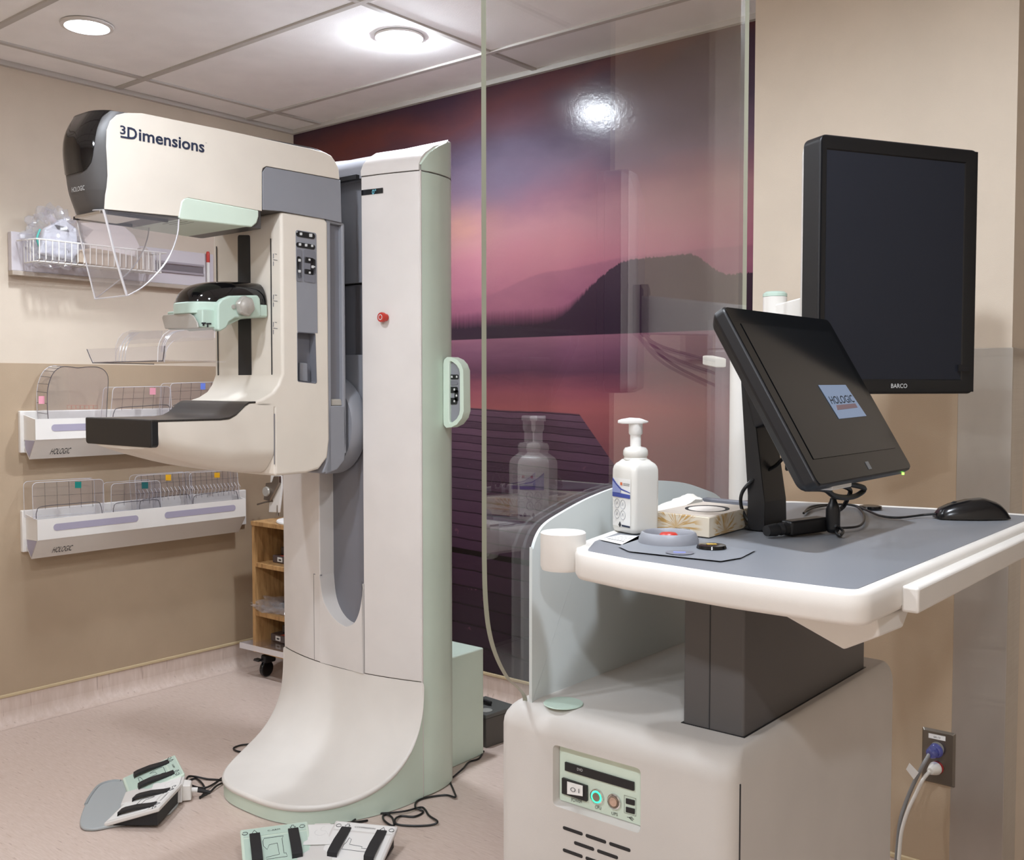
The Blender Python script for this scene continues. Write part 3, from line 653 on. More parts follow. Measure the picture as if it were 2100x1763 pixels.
# visor wrapping the front
vb = [(219, 236), (222, 232), (237, 210), (258, 200), (283, 195), (308, 192), (332, 187), (345, 178), (353, 166), (358, 152)]
vz = [1.930 + .004 * k for k in range(18)] + [2.01, 2.025, 2.04, 2.06, 2.08, 2.095, 2.108, 2.118, 2.126, 2.132, 2.1365, 2.1390]
rings = []
for z in vz:
    yfr = interp(z, ZR, [FY[q] for q in ZR]); o = plan(z, yfr - .003, 2.0, .088, .002)
    fine = []
    for i in range(len(o) - 1):
        for k in range(12): fine.append(o[i].lerp(o[i + 1], k / 12))
    half = len(fine) // 2; i0 = None
    for i in range(len(fine)):
        pp = proj(fine[i])
        if pp[0] <= interp(pp[1], [q[0] for q in vb], [q[1] for q in vb]): i0 = i; break
    if i0 is None or i0 >= half - 1: continue
    seq = fine[i0:len(fine) - i0]
    rings.append([seq[min(len(seq) - 1, int(round(k / 40 * (len(seq) - 1))))] for k in range(41)])
last = rings[-1]; c0 = sum((V(*p) for p in last), V(0, 0, 0)) / len(last)
rings.append([p.lerp(V(p.x, max(p.y, c0.y) + .05, p.z + .001), .5) for p in last])
MB().loft(rings, closed=False, caps=False).build('visor', M['visor'], th, ang=70)
# head lettering
B = lambda a, b: A(a, b, .0035)
text('lettering', '3', B(246, 274.5), B(257.5, 276.5), B(246, 256.5), M['navy'], th, bold=.018)
text('lettering', 'D', B(261, 284.2), B(281, 287.5), B(261, 260), M['navy'], th, bold=.022)
text('lettering', 'imensions', B(284.5, 288.5), B(419, 313.5), B(284.5, 264.5), M['navy'], th, bold=.02)
decal('lettering', [B(247, 281.8), B(264, 284.8), B(264, 281.3), B(247, 278.2)], M['navy'], th)
text('lettering', 'TM', B(421, 294), B(424, 294.6), B(421, 292), M['navy'], th)
pz = 1.905; yy = interp(pz, ZR, [FY[q] for q in ZR]) - .001
def FP(px, py): return Y(px, py, yy)
def head_pt(px, py):
    z = 1.91
    for _ in range(4):
        yfr = interp(z, ZR, [FY[q] for q in ZR]); o = plan(z, yfr - .0022, 2.0, .088, .0018); best = None
        P_ = [(proj(p)[0], p) for p in o]
        for i in range(len(o) - 1):
            (a_, p_), (b_, q_) = P_[i], P_[i + 1]
            if a_ >= px > b_ and p_.y < 1.9: best = p_.lerp(q_, (a_ - px) / (a_ - b_)); break
        p = best; d = ray(px, py); z = EYE.z + d.z * ((p - EYE).xy.length / d.xy.length)
    return V(p.x, p.y, z)
text('lettering', 'HOLOGIC', (147.5, 394.5, 0), (173.5, 389.5, 0), (147, 384.5, 0), M['lightprint'], th, fn=head_pt)
# underside rails of the head
MB().box(-2.84, -2.70, 1.47, 1.60, 1.850, 1.8585).build('rail_frame', M['chrome'], th, bevel=.002)
MB().box(-2.705, -2.696, 1.49, 1.68, 1.850, 1.8588).build('shield_rail', M['black'], th)
MB().box(-2.868, -2.858, 1.48, 1.66, 1.850, 1.8588).build('shield_rail', M['black'], th)
# front face of the arm: slot, scale slots, lines
yb_ = YFR - .0003
FB = lambda a, b: Y(a, b, yb_)
decal('slide_slot', rpoly([FB(489.5, 797), FB(516.5, 797), FB(513, 482), FB(488, 482)], .008), M['rubber'], ab)
decal('edge_groove', [FB(447, 783), FB(449, 783), FB(445, 505), FB(443.4, 505)], M['ink'], ab)
decal('edge_groove', [FB(557, 785), FB(559.2, 785), FB(556.5, 489), FB(554.6, 489)], M['ink'], ab)
decal('edge_groove', [FB(449, 782), FB(557, 785), FB(557, 784.2), FB(449, 781.2)], M['greydark'], ab)
for y0, s_ in ((520, 'A B'), (538, 'C D'), (602, 'E F'), (620, 'G'), (658, 'H')):
    pass
for yy0 in (520, 604, 660):
    decal('scale_mark', [FB(560.5, yy0 + 10), FB(561.5, yy0 + 10), FB(561.5, yy0), FB(560.5, yy0)], M['greydark'], ab)
    decal('scale_mark', [FB(560.5, yy0 + 13), FB(569.5, yy0 + 14), FB(569.5, yy0 + 13), FB(560.5, yy0 + 12)], M['greydark'], ab)
    decal('scale_mark', [FB(560.5, yy0 + 25), FB(561.5, yy0 + 25), FB(561.5, yy0 + 16), FB(560.5, yy0 + 16)], M['greydark'], ab)
    decal('scale_mark', [FB(564, yy0 + 1), FB(568, yy0 + 1.6), FB(568, yy0 + .6), FB(564, yy0)], M['greydark'], ab)
# control panel and pocket on the flank
C_ = lambda a, b, o=.0012: A(a, b, o)
cp = decal('control_panel', rpoly([C_(609.5, 680, 0), C_(651, 683, 0), C_(648.5, 478, 0), C_(606, 471, 0)], [.001, .001, .008, .008]), M['grey'], ab, .0002, .0012)
def cpill(x0, x1, y0, y1, r=.008, m='black', sk=None):
    sk = (x1 - x0) * .16 if sk is None else sk
    q = [C_(x0, y1), C_(x1, y1 + sk), C_(x1, y0 + sk), C_(x0, y0)]; b = decal('button', rpoly(q, r), M[m], cp, .0004, .002); return b
cpill(607, 645.5, 473, 484.5, .012); cpill(607, 645.5, 496, 506, .012)
cpill(607.5, 618, 510, 576, .006, 'greydark'); cpill(622.5, 646, 511, 577, .006, 'greydark')
cpill(607.8, 617.6, 525, 570, .006); cpill(623.5, 642, 526.5, 538.5, .003); cpill(623.5, 642, 551, 561.5, .003); cpill(636, 646.3, 530, 562, .005)
for cx_, cy_, s_ in ((617, 479.5, 2.6), (637, 482.5, 3.2), (609, 475.8, 1), (615, 501, 2.5), (627.5, 502.7, 2.6), (640, 504, 2.2), (614, 533.5, 2.6), (614, 556, 2.6), (634.5, 532.5, 2), (635, 559, 2), (641, 547, 2.6), (645, 547, 1.2)):
    decal('symbol', rpoly([C_(cx_ - s_, cy_ + s_, .0037), C_(cx_ + s_, cy_ + s_ * 1.1, .0037), C_(cx_ + s_, cy_ - s_, .0037), C_(cx_ - s_, cy_ - s_ * 1.1, .0037)], .0016), M['lightprint'], cp)
pk = [C_(611, 782.5, .003), C_(651, 787, .003), C_(648, 682.5, .003), C_(610, 679.5, .003)]; dep = -APU * .045
cut(ab, MB().prism(rpoly(pk, .006), dep - APU * .0))
rim_ = rpoly(pk, .006); inn = [p + dep * .9 for p in rpoly([lerp(p, sum(pk, V(0, 0, 0)) / 4, .03) for p in pk], .006)]
mb = MB(); mb.loft([[p - APU * .0035 + (p - sum(pk, V(0, 0, 0)) / 4) * .02 for p in rim_], [lerp(p, sum(pk, V(0, 0, 0)) / 4, .03) - APU * .002 for p in rim_], inn], True, False)
mb.f.append(tuple(range(len(mb.v) - len(inn), len(mb.v)))); mb.mi.append(0)
pkb = mb.build('pocket', M['greydark'], ab)
q0 = [A(611, 781, -.03), A(628, 783, -.03), A(627, 745, -.03), A(611, 743, -.03)]
MB().prism(q0, APU * .012).build('pocket_step', M['grey'], pkb, bevel=.003)
# detector housing and carbon tray
def zbelly(y): return interp(y, [1.60, 1.64, 1.70, 1.78, 1.86, 1.93, 2.0], [1.182, 1.166, 1.146, 1.122, 1.104, 1.094, 1.089])
def ztop(y): return interp(y, [1.60, 1.845, 1.866, 1.882, 1.897, 1.912, 1.934, 2.0], [1.265, 1.267, 1.278, 1.292, 1.306, 1.3165, 1.3175, 1.3175])
XF = -2.995
def XFy(y): return interp(y, [1.6, 2.0], [-3.046, -2.992])
def dring(y):
    XF = XFy(y)
    xn, z0, z1 = xnear(y), zbelly(y), ztop(y); zl = lerp(z0, z1, .28); r = min(.045, (xn - XF) * .3)
    pts = [V(xn, y, z1), V(xn, y, zl), V(xn - .05, y, z0 + .004), V(xn - .15, y, z0), V(XF + .08, y, z0 + .003), V(XF, y, zl), V(XF, y, z1)]
    return rpoly(pts, [.004, .05, .06, .02, .06, .05, .004], 5)
dh = MB().loft([dring(y) for y in [1.603, 1.62, 1.65, 1.68, 1.72, 1.76, 1.80, 1.84, 1.855, 1.87, 1.885, 1.90, 1.915, 1.935, 1.96, 1.98, 1.996]]).build('detector_housing', M['arm'], mm, ang=50)
TY = [(1.600, 1.2705), (1.815, 1.2705), (1.845, 1.274), (1.866, 1.284), (1.882, 1.298), (1.897, 1.312), (1.912, 1.3205), (1.934, 1.3215)]
ctop = [[V(xnear(y) + .0015, y, z - .006), V(xnear(y) + .0015, y, z), V(XFy(y) - .0015, y, z), V(XFy(y) - .0015, y, z - .006)] for y, z in TY]
MB().loft(ctop).build('carbon_tray', M['carbon'], dh, ang=40, bevel=.002)
nr = []
for y, z in TY: nr.append(V(xnear(y) + .001, y, z - .001))
nr = spline(nr, 4) + [V(xnear(1.935) + .001, 1.935, 1.25), V(xnear(1.60) + .001, 1.60, 1.25)]
cz0, cz1 = 1.1895, 1.2712; XF = XFy(1.6)
MB().bridge(rpoly([V(xnear(1.60) + .001, 1.599, cz0), V(xnear(1.60) + .001, 1.599, cz1), V(XF - .002, 1.599, cz1), V(XF - .002, 1.599, cz0)], [.012, .004, .004, .012]),
            rpoly([V(xnear(1.622) + .001, 1.622, cz0), V(xnear(1.622) + .001, 1.622, cz1), V(XF - .002, 1.622, cz1), V(XF - .002, 1.622, cz0)], [.012, .004, .004, .012])).build('front_bumper', M['black'], dh, bevel=.004)
decal('shut_line', [A(561.5, 952, .0), A(563.3, 952, .0), A(563.3, 848, .0), A(561.5, 848, .0)], M['greydark'], dh)
# compression device riding the slot
XD0, XD1 = -2.685, -2.895
D = lambda a, b: X(a, b, XD0)
def dslab(px, x0=XD0, x1=XD1): return MB().bridge([X(a, b, x0) for a, b in px], [V(x1, X(a, b, x0).y, X(a, b, x0).z) for a, b in px])
XM = -2.79
def dome(hw, y0, yb, z0, z1, sh):
    rg = []
    for z, k in sh:
        r = []
        for i in range(33):
            t = -math.pi / 2 + math.pi * i / 32; c, s_ = math.cos(t), math.sin(t)
            r.append(V(XM + hw * k * math.copysign(abs(s_) ** .62, s_), yb - (yb - y0) * (k ** 1.3) * abs(c) ** .75, lerp(z0, z1, z)))
        rg.append(r)
    return MB().loft(rg)
cd = dome(.106, 1.775, 2.022, 1.588, 1.628, ((0, .95), (.12, 1), (.9, 1), (1, .98))).build('compression_device', M['mintcool'], mm, bevel=.002)
sp = [(456, 613), (472, 606), (529, 605), (534, 612), (537, 647), (531, 651), (483, 652), (471, 660), (465, 672), (452, 679.5), (447, 676), (447, 636), (448, 622)]
for a_, b_ in ((XD0 + .003, XD0 - .03), (2 * XM - XD0 + .03, 2 * XM - XD0 - .003)): dslab(sp, a_, b_).build('side_arm', M['mintcool'], cd, bevel=.005)
dslab([(441, 630), (500, 630), (500, 652), (466, 668), (447, 676), (441, 672)], -2.70, -2.86).build('hook_block', M['mintcool'], cd, bevel=.004)
dome(.1045, 1.782, 2.020, 1.629, 1.701, ((0, 1), (.15, .995), (.4, .965), (.62, .91), (.78, .84), (.90, .74), (.97, .6), (1, .45))).build('cover', M['visor'], cd, ang=60)
def knob(c, ax, nm):
    c = Vector(c); ax = Vector(ax); u = ax.orthogonal().normalized(); v = ax.cross(u); rg = []
    for r, h, wv in ((.018, -.012, 0), (.020, 0, 0), (.030, .004, .05), (.031, .016, .06), (.027, .022, .03), (.022, .0225, 0), (.018, .026, 0), (.001, .029, 0)):
        rg.append([c + ax * h + (u * math.cos(a) + v * math.sin(a)) * r * (1 + wv * math.cos(6 * a)) for a in [2 * math.pi * k / 48 for k in range(48)]])
    return MB().loft(rg).build(nm, M['knob'], cd, ang=45)
kc = D(497, 628); knob((XD0 + .004, kc.y, kc.z), (1, 0, 0), 'knob'); kl = X(382, 626, XD1); knob((XD1 - .004, kl.y, kl.z), (-1, 0, 0), 'knob')
pv = D(477, 629); MB().lathe([(.007, 0), (.007, .006), (.0, .006)], pv, (1, 0, 0), 20).build('pivot_pin', M['knob'], cd)
yk0, yk1 = X(415, 650, -2.70).y, X(440, 650, -2.70).y
MB().box(Y(343, 650, yk0).x, -2.70, yk0, yk1 + .02, X(415, 671, -2.70).z, X(415, 633, -2.70).z).build('paddle_clamp', M['mintcool'], cd, bevel=.004)
gp = Y
yg = yk0 - .012
MB().prism(rpoly([gp(338, 674, yg), gp(406, 673, yg), gp(404, 662, yg), gp(396, 648, yg), gp(386, 641, yg), gp(334, 646, yg), gp(332, 652, yg)], .004), (0, .006, 0)).build('clamp_plate', M['knob'], cd, bevel=.002)
ym = X(430, 660, -2.655)
for a, b, c_, d_ in ((413, 422, 661, 664), (415, 419, 663, 668), (423, 433, 662, 665), (424, 427, 665, 671)):
    decal('clamp_marking', [X(a, d_, -2.699), X(b, d_, -2.699), X(b, c_, -2.699), X(a, c_, -2.699)], M['ink'], cd)
# ================================================================ clear accessories on the machine
def sheet(name, pts, vec, par=None, edge='clearedge', m='clear', bevel=0):
    return MB().prism(pts, vec, 0, 1).build(name, [M[m], M[edge]], par)
fs = thing('face_shield', 'clear acrylic face shield hanging under the front of the arm head', 'face shield', (-2.78, 1.52, 1.62))
s1 = [(212, 430), (367, 449.5), (364, 480), (354, 512), (338, 541), (314, 569), (290, 590), (262, 606), (256, 600), (240, 540), (225, 480)]
sheet('side_wing', [A(a, b, .006) for a, b in s1], APU * -.003, fs)
xf = -2.868
e0 = [X(155, 432, xf), X(160, 462, xf), X(172, 520, xf), X(195, 613, xf)]
n0 = [A(212, 430, .006), A(222, 468, .006), A(236, 525, .006), A(260, 606, .006)]
mb = MB(); dn = V(.0, .003, 0)
mb.loft([[a, b, b + dn, a + dn] for a, b in zip(e0, n0)], mi=0); sh = mb.build('front_wing', M['clear'], fs)
for path, r in ((e0, .0024), (n0, .0036), ([e0[-1], n0[-1]], .0022), ([e0[0], n0[0]], .0018), ([A(a, b, .006) for a, b in s1[1:8]], .0022), ([X(a, b, xf) for a, b in ((306, 456), (304, 480), (297, 505), (284, 532), (262, 560), (232, 584), (196, 612))], .0020)): MB().tube(spline(path, 5), r, 6).build('polished_edge', M['clearedge'], fs)
s3 = [(156, 433), (306, 456), (304, 480), (297, 505), (284, 532), (262, 560), (232, 584), (196, 612), (176, 536), (163, 475)]
sheet('side_wing', [X(a, b, xf) for a, b in s3], (.003, 0, 0), fs)

cpd = thing('compression_paddle', 'clear swan-neck paddle clamped on the machine under its mint bracket', 'paddle', (-2.8, 1.6, 1.46))
yfw = 1.53
fw = [Y(178, 716, yfw), Y(183, 732, yfw), Y(190, 744, yfw), Y(334, 740.5, yfw), Y(338, 730, yfw), Y(338, 709, yfw)]
sheet('front_wall', fw, (0, .0035, 0), cpd)
xa, xb, zb_ = fw[2].x, fw[3].x, fw[2].z
MB().box(xa, xb, yfw, yfw + .20, zb_, zb_ + .003).build('tray_floor', M['clear'], cpd)
for a, b, r in (((xa, yfw, zb_), (xb, yfw, zb_), .0014), ((xb, yfw, zb_), tuple(fw[5]), .0016), ((xa, yfw, zb_), tuple(fw[0]), .0012), ((xa, yfw, zb_), (xa, yfw + .2, zb_), .0012)):
    MB().tube([V(*a), V(*b)], r, 6).build('tray_edge', M['cleardark'], cpd)
xn2, xf2 = xb - .004, -2.945
neck = [(338, 743), (339.5, 725), (345, 711), (356, 699), (374, 693), (400, 692), (441, 693), (441, 675.5), (400, 672.5), (368, 672), (349, 676), (337, 685), (329, 698), (325, 712), (324, 742)]
sheet('swan_neck', [X(a, b, xn2) for a, b in neck], (-.004, 0, 0), cpd)
for off in (.008, .016, .024):
    pts = [X(a + off * 400, b, xn2 - off) for a, b in [(327, 722), (330, 704), (338, 690), (350, 681), (368, 677)]]
    MB().tube(spline(pts, 5), .0012, 6).build('neck_rib', M['clearedge'], cpd)
neck2 = [(236, 744), (238, 722), (246, 708), (262, 699), (285, 695.5), (330, 694), (332, 677.5), (290, 678), (268, 677), (252, 683), (242, 694), (236, 710)]
sheet('swan_neck', [X(a, b, xf2) for a, b in neck2], (.004, 0, 0), cpd)
for off in (6, 12, 18):
    pts = [X(a + off, b, xf2 + .005) for a, b in [(238, 742), (240, 720), (245, 704), (255, 690), (268, 681)]]
    MB().tube(spline(pts, 5), .0013, 6).build('neck_rib', M['clearedge'], cpd)
pA, pB = X(332, 686, xf2), X(438, 684, xn2)
MB().box(min(pA.x, pB.x), max(pA.x, pB.x), pB.y - .003, pB.y, pB.z - .018, pB.z + .018).build('mount_plate', M['clear'], cpd)

# ================================================================ left wall: rail shelf with basket
rl = thing('wall_rail', 'long white wall rail above the tan wainscot, carrying the wire basket', 'wall rail', (-4.15, 2.3, 1.9))
R0, R1 = X(22, 473, -4.12), X(430, 560, -4.12)
ry0, ry1 = R0.y, 2.80; rz1, rz0 = 1.983, 1.822
MB().box(-4.149, -4.118, ry0, ry1, rz0 + .006, rz1).build('rail_board', mat('rail_white', '#d2ccd0', .45), rl, bevel=.003)
MB().box(-4.149, -4.112, ry0, ry1, rz0 - .012, rz0 + .006).build('rail_foot', mat('rail_edge', '#b3a698', .5), rl, bevel=.002)
for z in (1.918, 1.878): MB().box(-4.118, -4.110, 2.50, 2.745, z, z + .010).build('rail_lip', mat('rail_lip', '#a49ca2', .4), rl, bevel=.002)
MB().box(-4.1185, -4.1172, 2.50, 2.745, 1.884, 1.916).build('rail_groove', mat('rail_groove', '#7c7478', .5), rl)
pen = thing('marker_pen', 'red capped marker pen upright at the end of the wall rail', 'pen', (-4.105, 2.80, 1.83))
pq = X(427, 560, -4.105)
MB().lathe([(.007, 0), (.0075, .01), (.0075, .105), (.007, .11)], (-4.105, pq.y, 1.833), n=16).build('barrel', M['paper'], pen)
MB().lathe([(.0082, .108), (.0085, .112), (.0085, .15), (.006, .158), (.0, .159)], (-4.105, pq.y, 1.833), n=16).build('cap', M['red'], pen)
bk = thing('wire_basket', 'white wire basket hooked on the wall rail, filled with pouches', 'basket', (-4.06, 2.2, 1.86))
bx0, bx1, by0, by1, bz0, bz1 = -4.112, -4.0, 1.918, 2.462, 1.862, 1.947
wm = M['tray']
MB().tube([V(bx0, by0 - .03, bz1), V(bx1, by0 - .006, bz1), V(bx1, by1 + .02, bz1), V(bx0, by1 + .006, bz1)], .0032, 8).build('top_rim', wm, bk)
MB().tube([V(bx0, by0, bz0), V(bx1 - .01, by0, bz0), V(bx1 - .01, by1, bz0), V(bx0, by1, bz0)], .0026, 8).build('bottom_rim', wm, bk)
k = 0
while by0 + .012 + k * .0262 < by1 + .005:
    y = by0 + .006 + k * .0262; MB().tube([V(bx1 + .001, y, bz1), V(bx1 - .001, y, bz0 + .008), V(bx1 - .012, y, bz0), V(bx0, y, bz0)], .0022, 6).build('wire', wm, bk); k += 1
for y in (by0 - .006, by1 + .006):
    for q in range(4):
        x = lerp(bx0 + .01, bx1, q / 4); MB().tube([V(x, y, bz1), V(x, y, bz0)], .0022, 6).build('wire', wm, bk)
def crumple(c, rx, ry, rz, seed, amp=.25, n=30, m=18):
    rnd = random.Random(seed); mb = MB(); mb.ell((0, 0, 0), 1, 1, 1, n, m); ph = [Vector((rnd.uniform(-1, 1), rnd.uniform(-1, 1), rnd.uniform(-1, 1))).normalized() for _ in range(14)]; am = [rnd.uniform(.3, 1) for _ in ph]; ofs = [rnd.uniform(.2, .9) for _ in ph]
    out = []
    for v in mb.v:
        v = Vector(v); r = 1.0
        for p, a, o_ in zip(ph, am, ofs): d = v.dot(p); r += amp * a * (abs((d * 2.3 + o_) % 1.0 - .5) - .25)
        out.append((c[0] + v.x * rx * r, c[1] + v.y * ry * r, c[2] + v.z * rz * r))
    mb.v = out; return mb
pb = crumple((-4.062, 2.02, 1.965), .046, .125, .105, 3, .38, 40, 26).build('plastic_bag', M['film'], None, ang=12)
tag(pb, 'crumpled clear plastic bag around pouches at the left end of the wire basket', 'bag')
po = thing('sterile_pouch', 'white printed pouch leaning inside the clear bag in the wire basket', 'pouch', (-4.055, 2.06, 1.87))
pc = [X(a, b, -4.04) for a, b in ((92, 468), (130, 447), (158, 468), (162, 520), (150, 533), (82, 520))]
MB().bridge(pc, [p + V(-.028, 0, 0) for p in pc]).build('pouch_body', mat('pouch_paper', '#dcdce2', .4, coat=.3), po, bevel=.008)
for k in range(6):
    f = k / 5; a = X(112 + 3 * f * 2, 461 + 9 * f, -4.0385); b = X(136 + 3 * f * 2, 466 + 9 * f, -4.0385)
    MB().tube([a, b], .0009, 4).build('print_line', M['ink'], po)
MB().tube(spline([X(80, 505, -4.02), X(76, 488, -4.02), X(82, 470, -4.02)], 6), .0042, 8).build('teal_tie', mat('teal', '#4fa79d', .4), po)
def wall_board(name, label, px, x, th, col, cat):
    o = MB().prism([X(a, b, x) for a, b in px], (-th, 0, 0)).build(name, mat(name + '_mat', col, .5), None, bevel=.004); return tag(o, label, cat)
wall_board('foam_cushion', 'pale pink rounded cushion board standing in the middle of the wire basket', [(166, 457), (190, 455), (235, 458), (258, 466), (276, 482), (286, 502), (290, 528), (230, 522), (185, 512), (174, 495)], -4.055, .02, '#eadfdb', 'cushion')
wall_board('sealed_packet', 'beige sealed packet lying behind the wires at the basket centre', [(164, 512), (190, 508), (225, 514), (262, 522), (296, 530), (298, 556), (230, 548), (162, 538)], -4.022, .03, '#b3a08c', 'packet')
wall_board('film_packet', 'clear film packet at the right end of the wire basket', [(288, 508), (300, 506), (314, 522), (316, 560), (296, 556)], -4.02, .03, '#c4b8ae', 'packet')

# ---------------------------------------------------------------- racks for paddles
def make_rack(label, y1=2.90):
    rk = thing('paddle_rack', label, 'rack', (-4.13, 1.9, 1.07), group='white wall racks for paddles')
    MB().box(-4.149, -4.128, 1.893, y1 + .075, 1.098, 1.268).build('back_plate', M['tray'], rk, bevel=.004)
    ya, yb = 1.907, y1
    MB().bridge([V(-4.033, ya, 1.154), V(-4.033, ya, 1.237), V(-4.029, ya, 1.237), V(-4.029, ya, 1.154)], [V(-4.033, yb, 1.154), V(-4.033, yb, 1.237), V(-4.029, yb, 1.237), V(-4.029, yb, 1.154)]).build('front_plate', M['tray'], rk)
    MB().bridge([V(-4.033, ya, 1.156), V(-4.029, ya, 1.156), V(-4.086, ya, 1.074), V(-4.092, ya, 1.078)], [V(-4.033, yb, 1.156), V(-4.029, yb, 1.156), V(-4.086, yb, 1.074), V(-4.092, yb, 1.078)]).build('sloped_base', mat('rack_slope', '#dad4cc', .5), rk)
    MB().bridge([V(-4.088, ya, 1.076), V(-4.128, ya, 1.12), V(-4.128, ya, 1.126), V(-4.088, ya, 1.082)], [V(-4.088, yb, 1.076), V(-4.128, yb, 1.12), V(-4.128, yb, 1.126), V(-4.088, yb, 1.082)]).build('bin_floor', M['tray'], rk)
    for y in (ya, yb - .005):
        MB().prism([V(-4.128, y, 1.15), V(-4.128, y, 1.252), V(-4.031, y, 1.236), V(-4.031, y, 1.152)], (0, .005, 0)).build('end_plate', M['tray'], rk)
        MB().prism([V(-4.120, y, 1.15), V(-4.035, y, 1.15), V(-4.085, y, 1.078), V(-4.118, y, 1.115)], (0, .005, 0)).build('end_gusset', M['lilac'], rk)
    for a, b in ((1.972, 2.345), (2.472, 2.842)):
        decal('window_slot', rpoly([V(-4.029, b, 1.186), V(-4.029, b, 1.214), V(-4.029, a, 1.214), V(-4.029, a, 1.186)], .0135), M['lilac'], rk)
    sl = lambda y, t: V(lerp(-4.029, -4.086, t) + .0006, y, lerp(1.156, 1.074, t))
    text('lettering', 'HOLOGIC', sl(1.985, .80), sl(2.068, .80), sl(1.985, .50), M['ink'], rk, shear=.2); return rk
rk1 = make_rack('white wall rack behind the detector arm, upper of the two racks')
rk2 = copy_tree(rk1, (0, 0, -.403)); rk2['label'] = 'white wall rack low on the tan wall, lower of the two racks'
PG = 'clear paddles in the wall racks'
def sticker(par, px, py, w, h, x, m, nm='sticker'):
    q = [X(px - w, py + h, x), X(px + w, py + h, x), X(px + w, py - h, x), X(px - w, py - h, x)]; s_ = decal(nm, q, m, par); return s_
SM = {k: mat(k + '_sticker', c, .5) for k, c in dict(pink='#e39cab', teal='#127a70', darkteal='#1d5a5a', yellow='#dfa820', blue='#6f86dd').items()}
def band(name, a, b, t, par, m):
    """thin clear wall between two polylines"""
    mb = MB(); mb.loft([a, b, [p + t for p in b], [p + t for p in a], a], closed=False, caps=False); return mb.build(name, m, par)
# big curved paddle, left end of the upper rack
bp = thing('compression_paddle', 'large round-shouldered clear paddle at the left end of the upper rack', 'paddle', (-4.06, 2.05, 1.1), PG)
xo = -4.034; xi = -4.122
out = [(99, 862), (97, 835), (97, 805), (101, 783), (109, 765), (120, 755), (131, 751.5), (146, 752.5), (160, 754), (178, 752.5), (198, 752.5), (211, 757), (219, 766), (222, 778), (221, 800), (218, 862)]
po_ = spline([X(a, b, xo) for a, b in out], 3)
sheet('face_plate', po_, (-.003, 0, 0), bp, edge='cleardark')
MB().tube(po_, .0016, 6).build('plate_edge', M['cleardark'], bp)
lf = spline([X(a, b, xo) for a, b in out[:8]], 4); bkp = [V(xi, p.y, p.z + .004) for p in lf]
band('side_wall', lf, bkp, V(0, .003, 0), bp, M['clear']); MB().tube(bkp, .0014, 6).build('wall_edge', M['clearedge'], bp)
for k in range(2, len(lf), 3): MB().tube([lf[k], bkp[k]], .0012, 5).build('wall_rib', M['cleardark'], bp)
sticker(bp, 85, 820, 6, 8, -4.05, SM['pink'])
for k in range(7):
    a = 138 + k * 9; q = [X(a, 838, xo + .001), X(a + 8, 838, xo + .001), X(a + 8, 831, xo + .001), X(a, 831, xo + .001)]
    MB().tube(q, .0006, 4, closed=True).build('scale_box', mat('scale_red', '#b5564e', .5), bp)
def box_paddle(label, px, x0, x1, stk, cols, rows, comb=False):
    """px: corners bl, br, tr, tl of the front opening, as seen at depth x0"""
    t = thing('compression_paddle', label, 'paddle', X(*px[0], x0), PG)
    bl, br, tr, tl = [X(a, b, x0) for a, b in px]
    face = rpoly([bl, br, tr, tl], [.004, .004, .018, .018], 5); sheet('face_plate', face, (-.0025, 0, 0), t)
    back = [V(x1, p.y + .004, p.z) for p in face]
    mb = MB(); mb.loft([face, back], True, False); mb.build('rim_wall', M['clear'], t)
    MB().tube(face, .0013, 6, True).build('front_edge', M['clearedge'], t); MB().tube(back, .0012, 6, True).build('back_edge', M['clearedge'], t)
    f = lambda u, v: bl + (br - bl) * u + (tl - bl) * v
    for k in range(1, cols): MB().tube([f(k / cols, .25), f(k / cols, 1)], .0007, 4).build('grid_line', M['cleardark'], t)
    for k in range(1, rows): MB().tube([f(0, .25 + .75 * k / rows), f(1, .25 + .75 * k / rows)], .0007, 4).build('grid_line', M['cleardark'], t)
    MB().tube(spline([f(.04, 0), f(.05, .2), f(.12, .33), f(.5, .36), f(.88, .37), f(.95, .25), f(.97, 0)], 5), .0016, 6).build('lower_edge', M['cleardark'], t)
    if comb:
        for k in range(14):
            u = (k + .5) / 14; MB().tube([f(u, .3) + V(.004, 0, 0), f(u, .5) + V(.022, 0, 0), f(u, .62) + V(.004, 0, 0)], .0011, 5).build('comb_tooth', M['clearedge'], t)
    s_, sx, sy, w, h = stk; sticker(t, sx, sy, w, h, x0 + .0012, SM[s_]); return t
box_paddle('clear paddle with a pink tag in the middle of the upper rack', [(226, 858), (352, 852), (350, 792), (232, 794)], -4.036, -4.12, ('pink', 313, 802, 6, 7), 6, 2)
box_paddle('clear gridded paddle with a blue tag at the right of the upper rack', [(346, 852), (450, 846), (450, 783), (350, 786)], -4.036, -4.12, ('blue', 416, 792, 5, 6.5), 5, 3)
box_paddle('clear paddle with a teal tag at the left end of the lower rack', [(68, 1064), (214, 1054), (212, 982), (66, 990)], -4.036, -4.12, ('teal', 160, 994, 6.5, 6.5), 6, 2)
box_paddle('clear paddle with a dark green tag, second from left in the lower rack', [(228, 1052), (332, 1045), (328, 985), (228, 992)], -4.034, -4.11, ('darkteal', 297, 995, 6.5, 6.5), 4, 2)
box_paddle('ribbed clear paddle with a yellow tag right of the dark green tag', [(282, 1050), (396, 1038), (392, 968), (276, 976)], -4.07, -4.122, ('yellow', 345, 979, 5.5, 6), 9, 3, True)
box_paddle('ribbed clear paddle at the right end of the lower rack, half behind the arm', [(392, 1040), (492, 1030), (486, 964), (388, 969)], -4.06, -4.122, ('yellow', 445, 974, 5.5, 5), 9, 3, True)

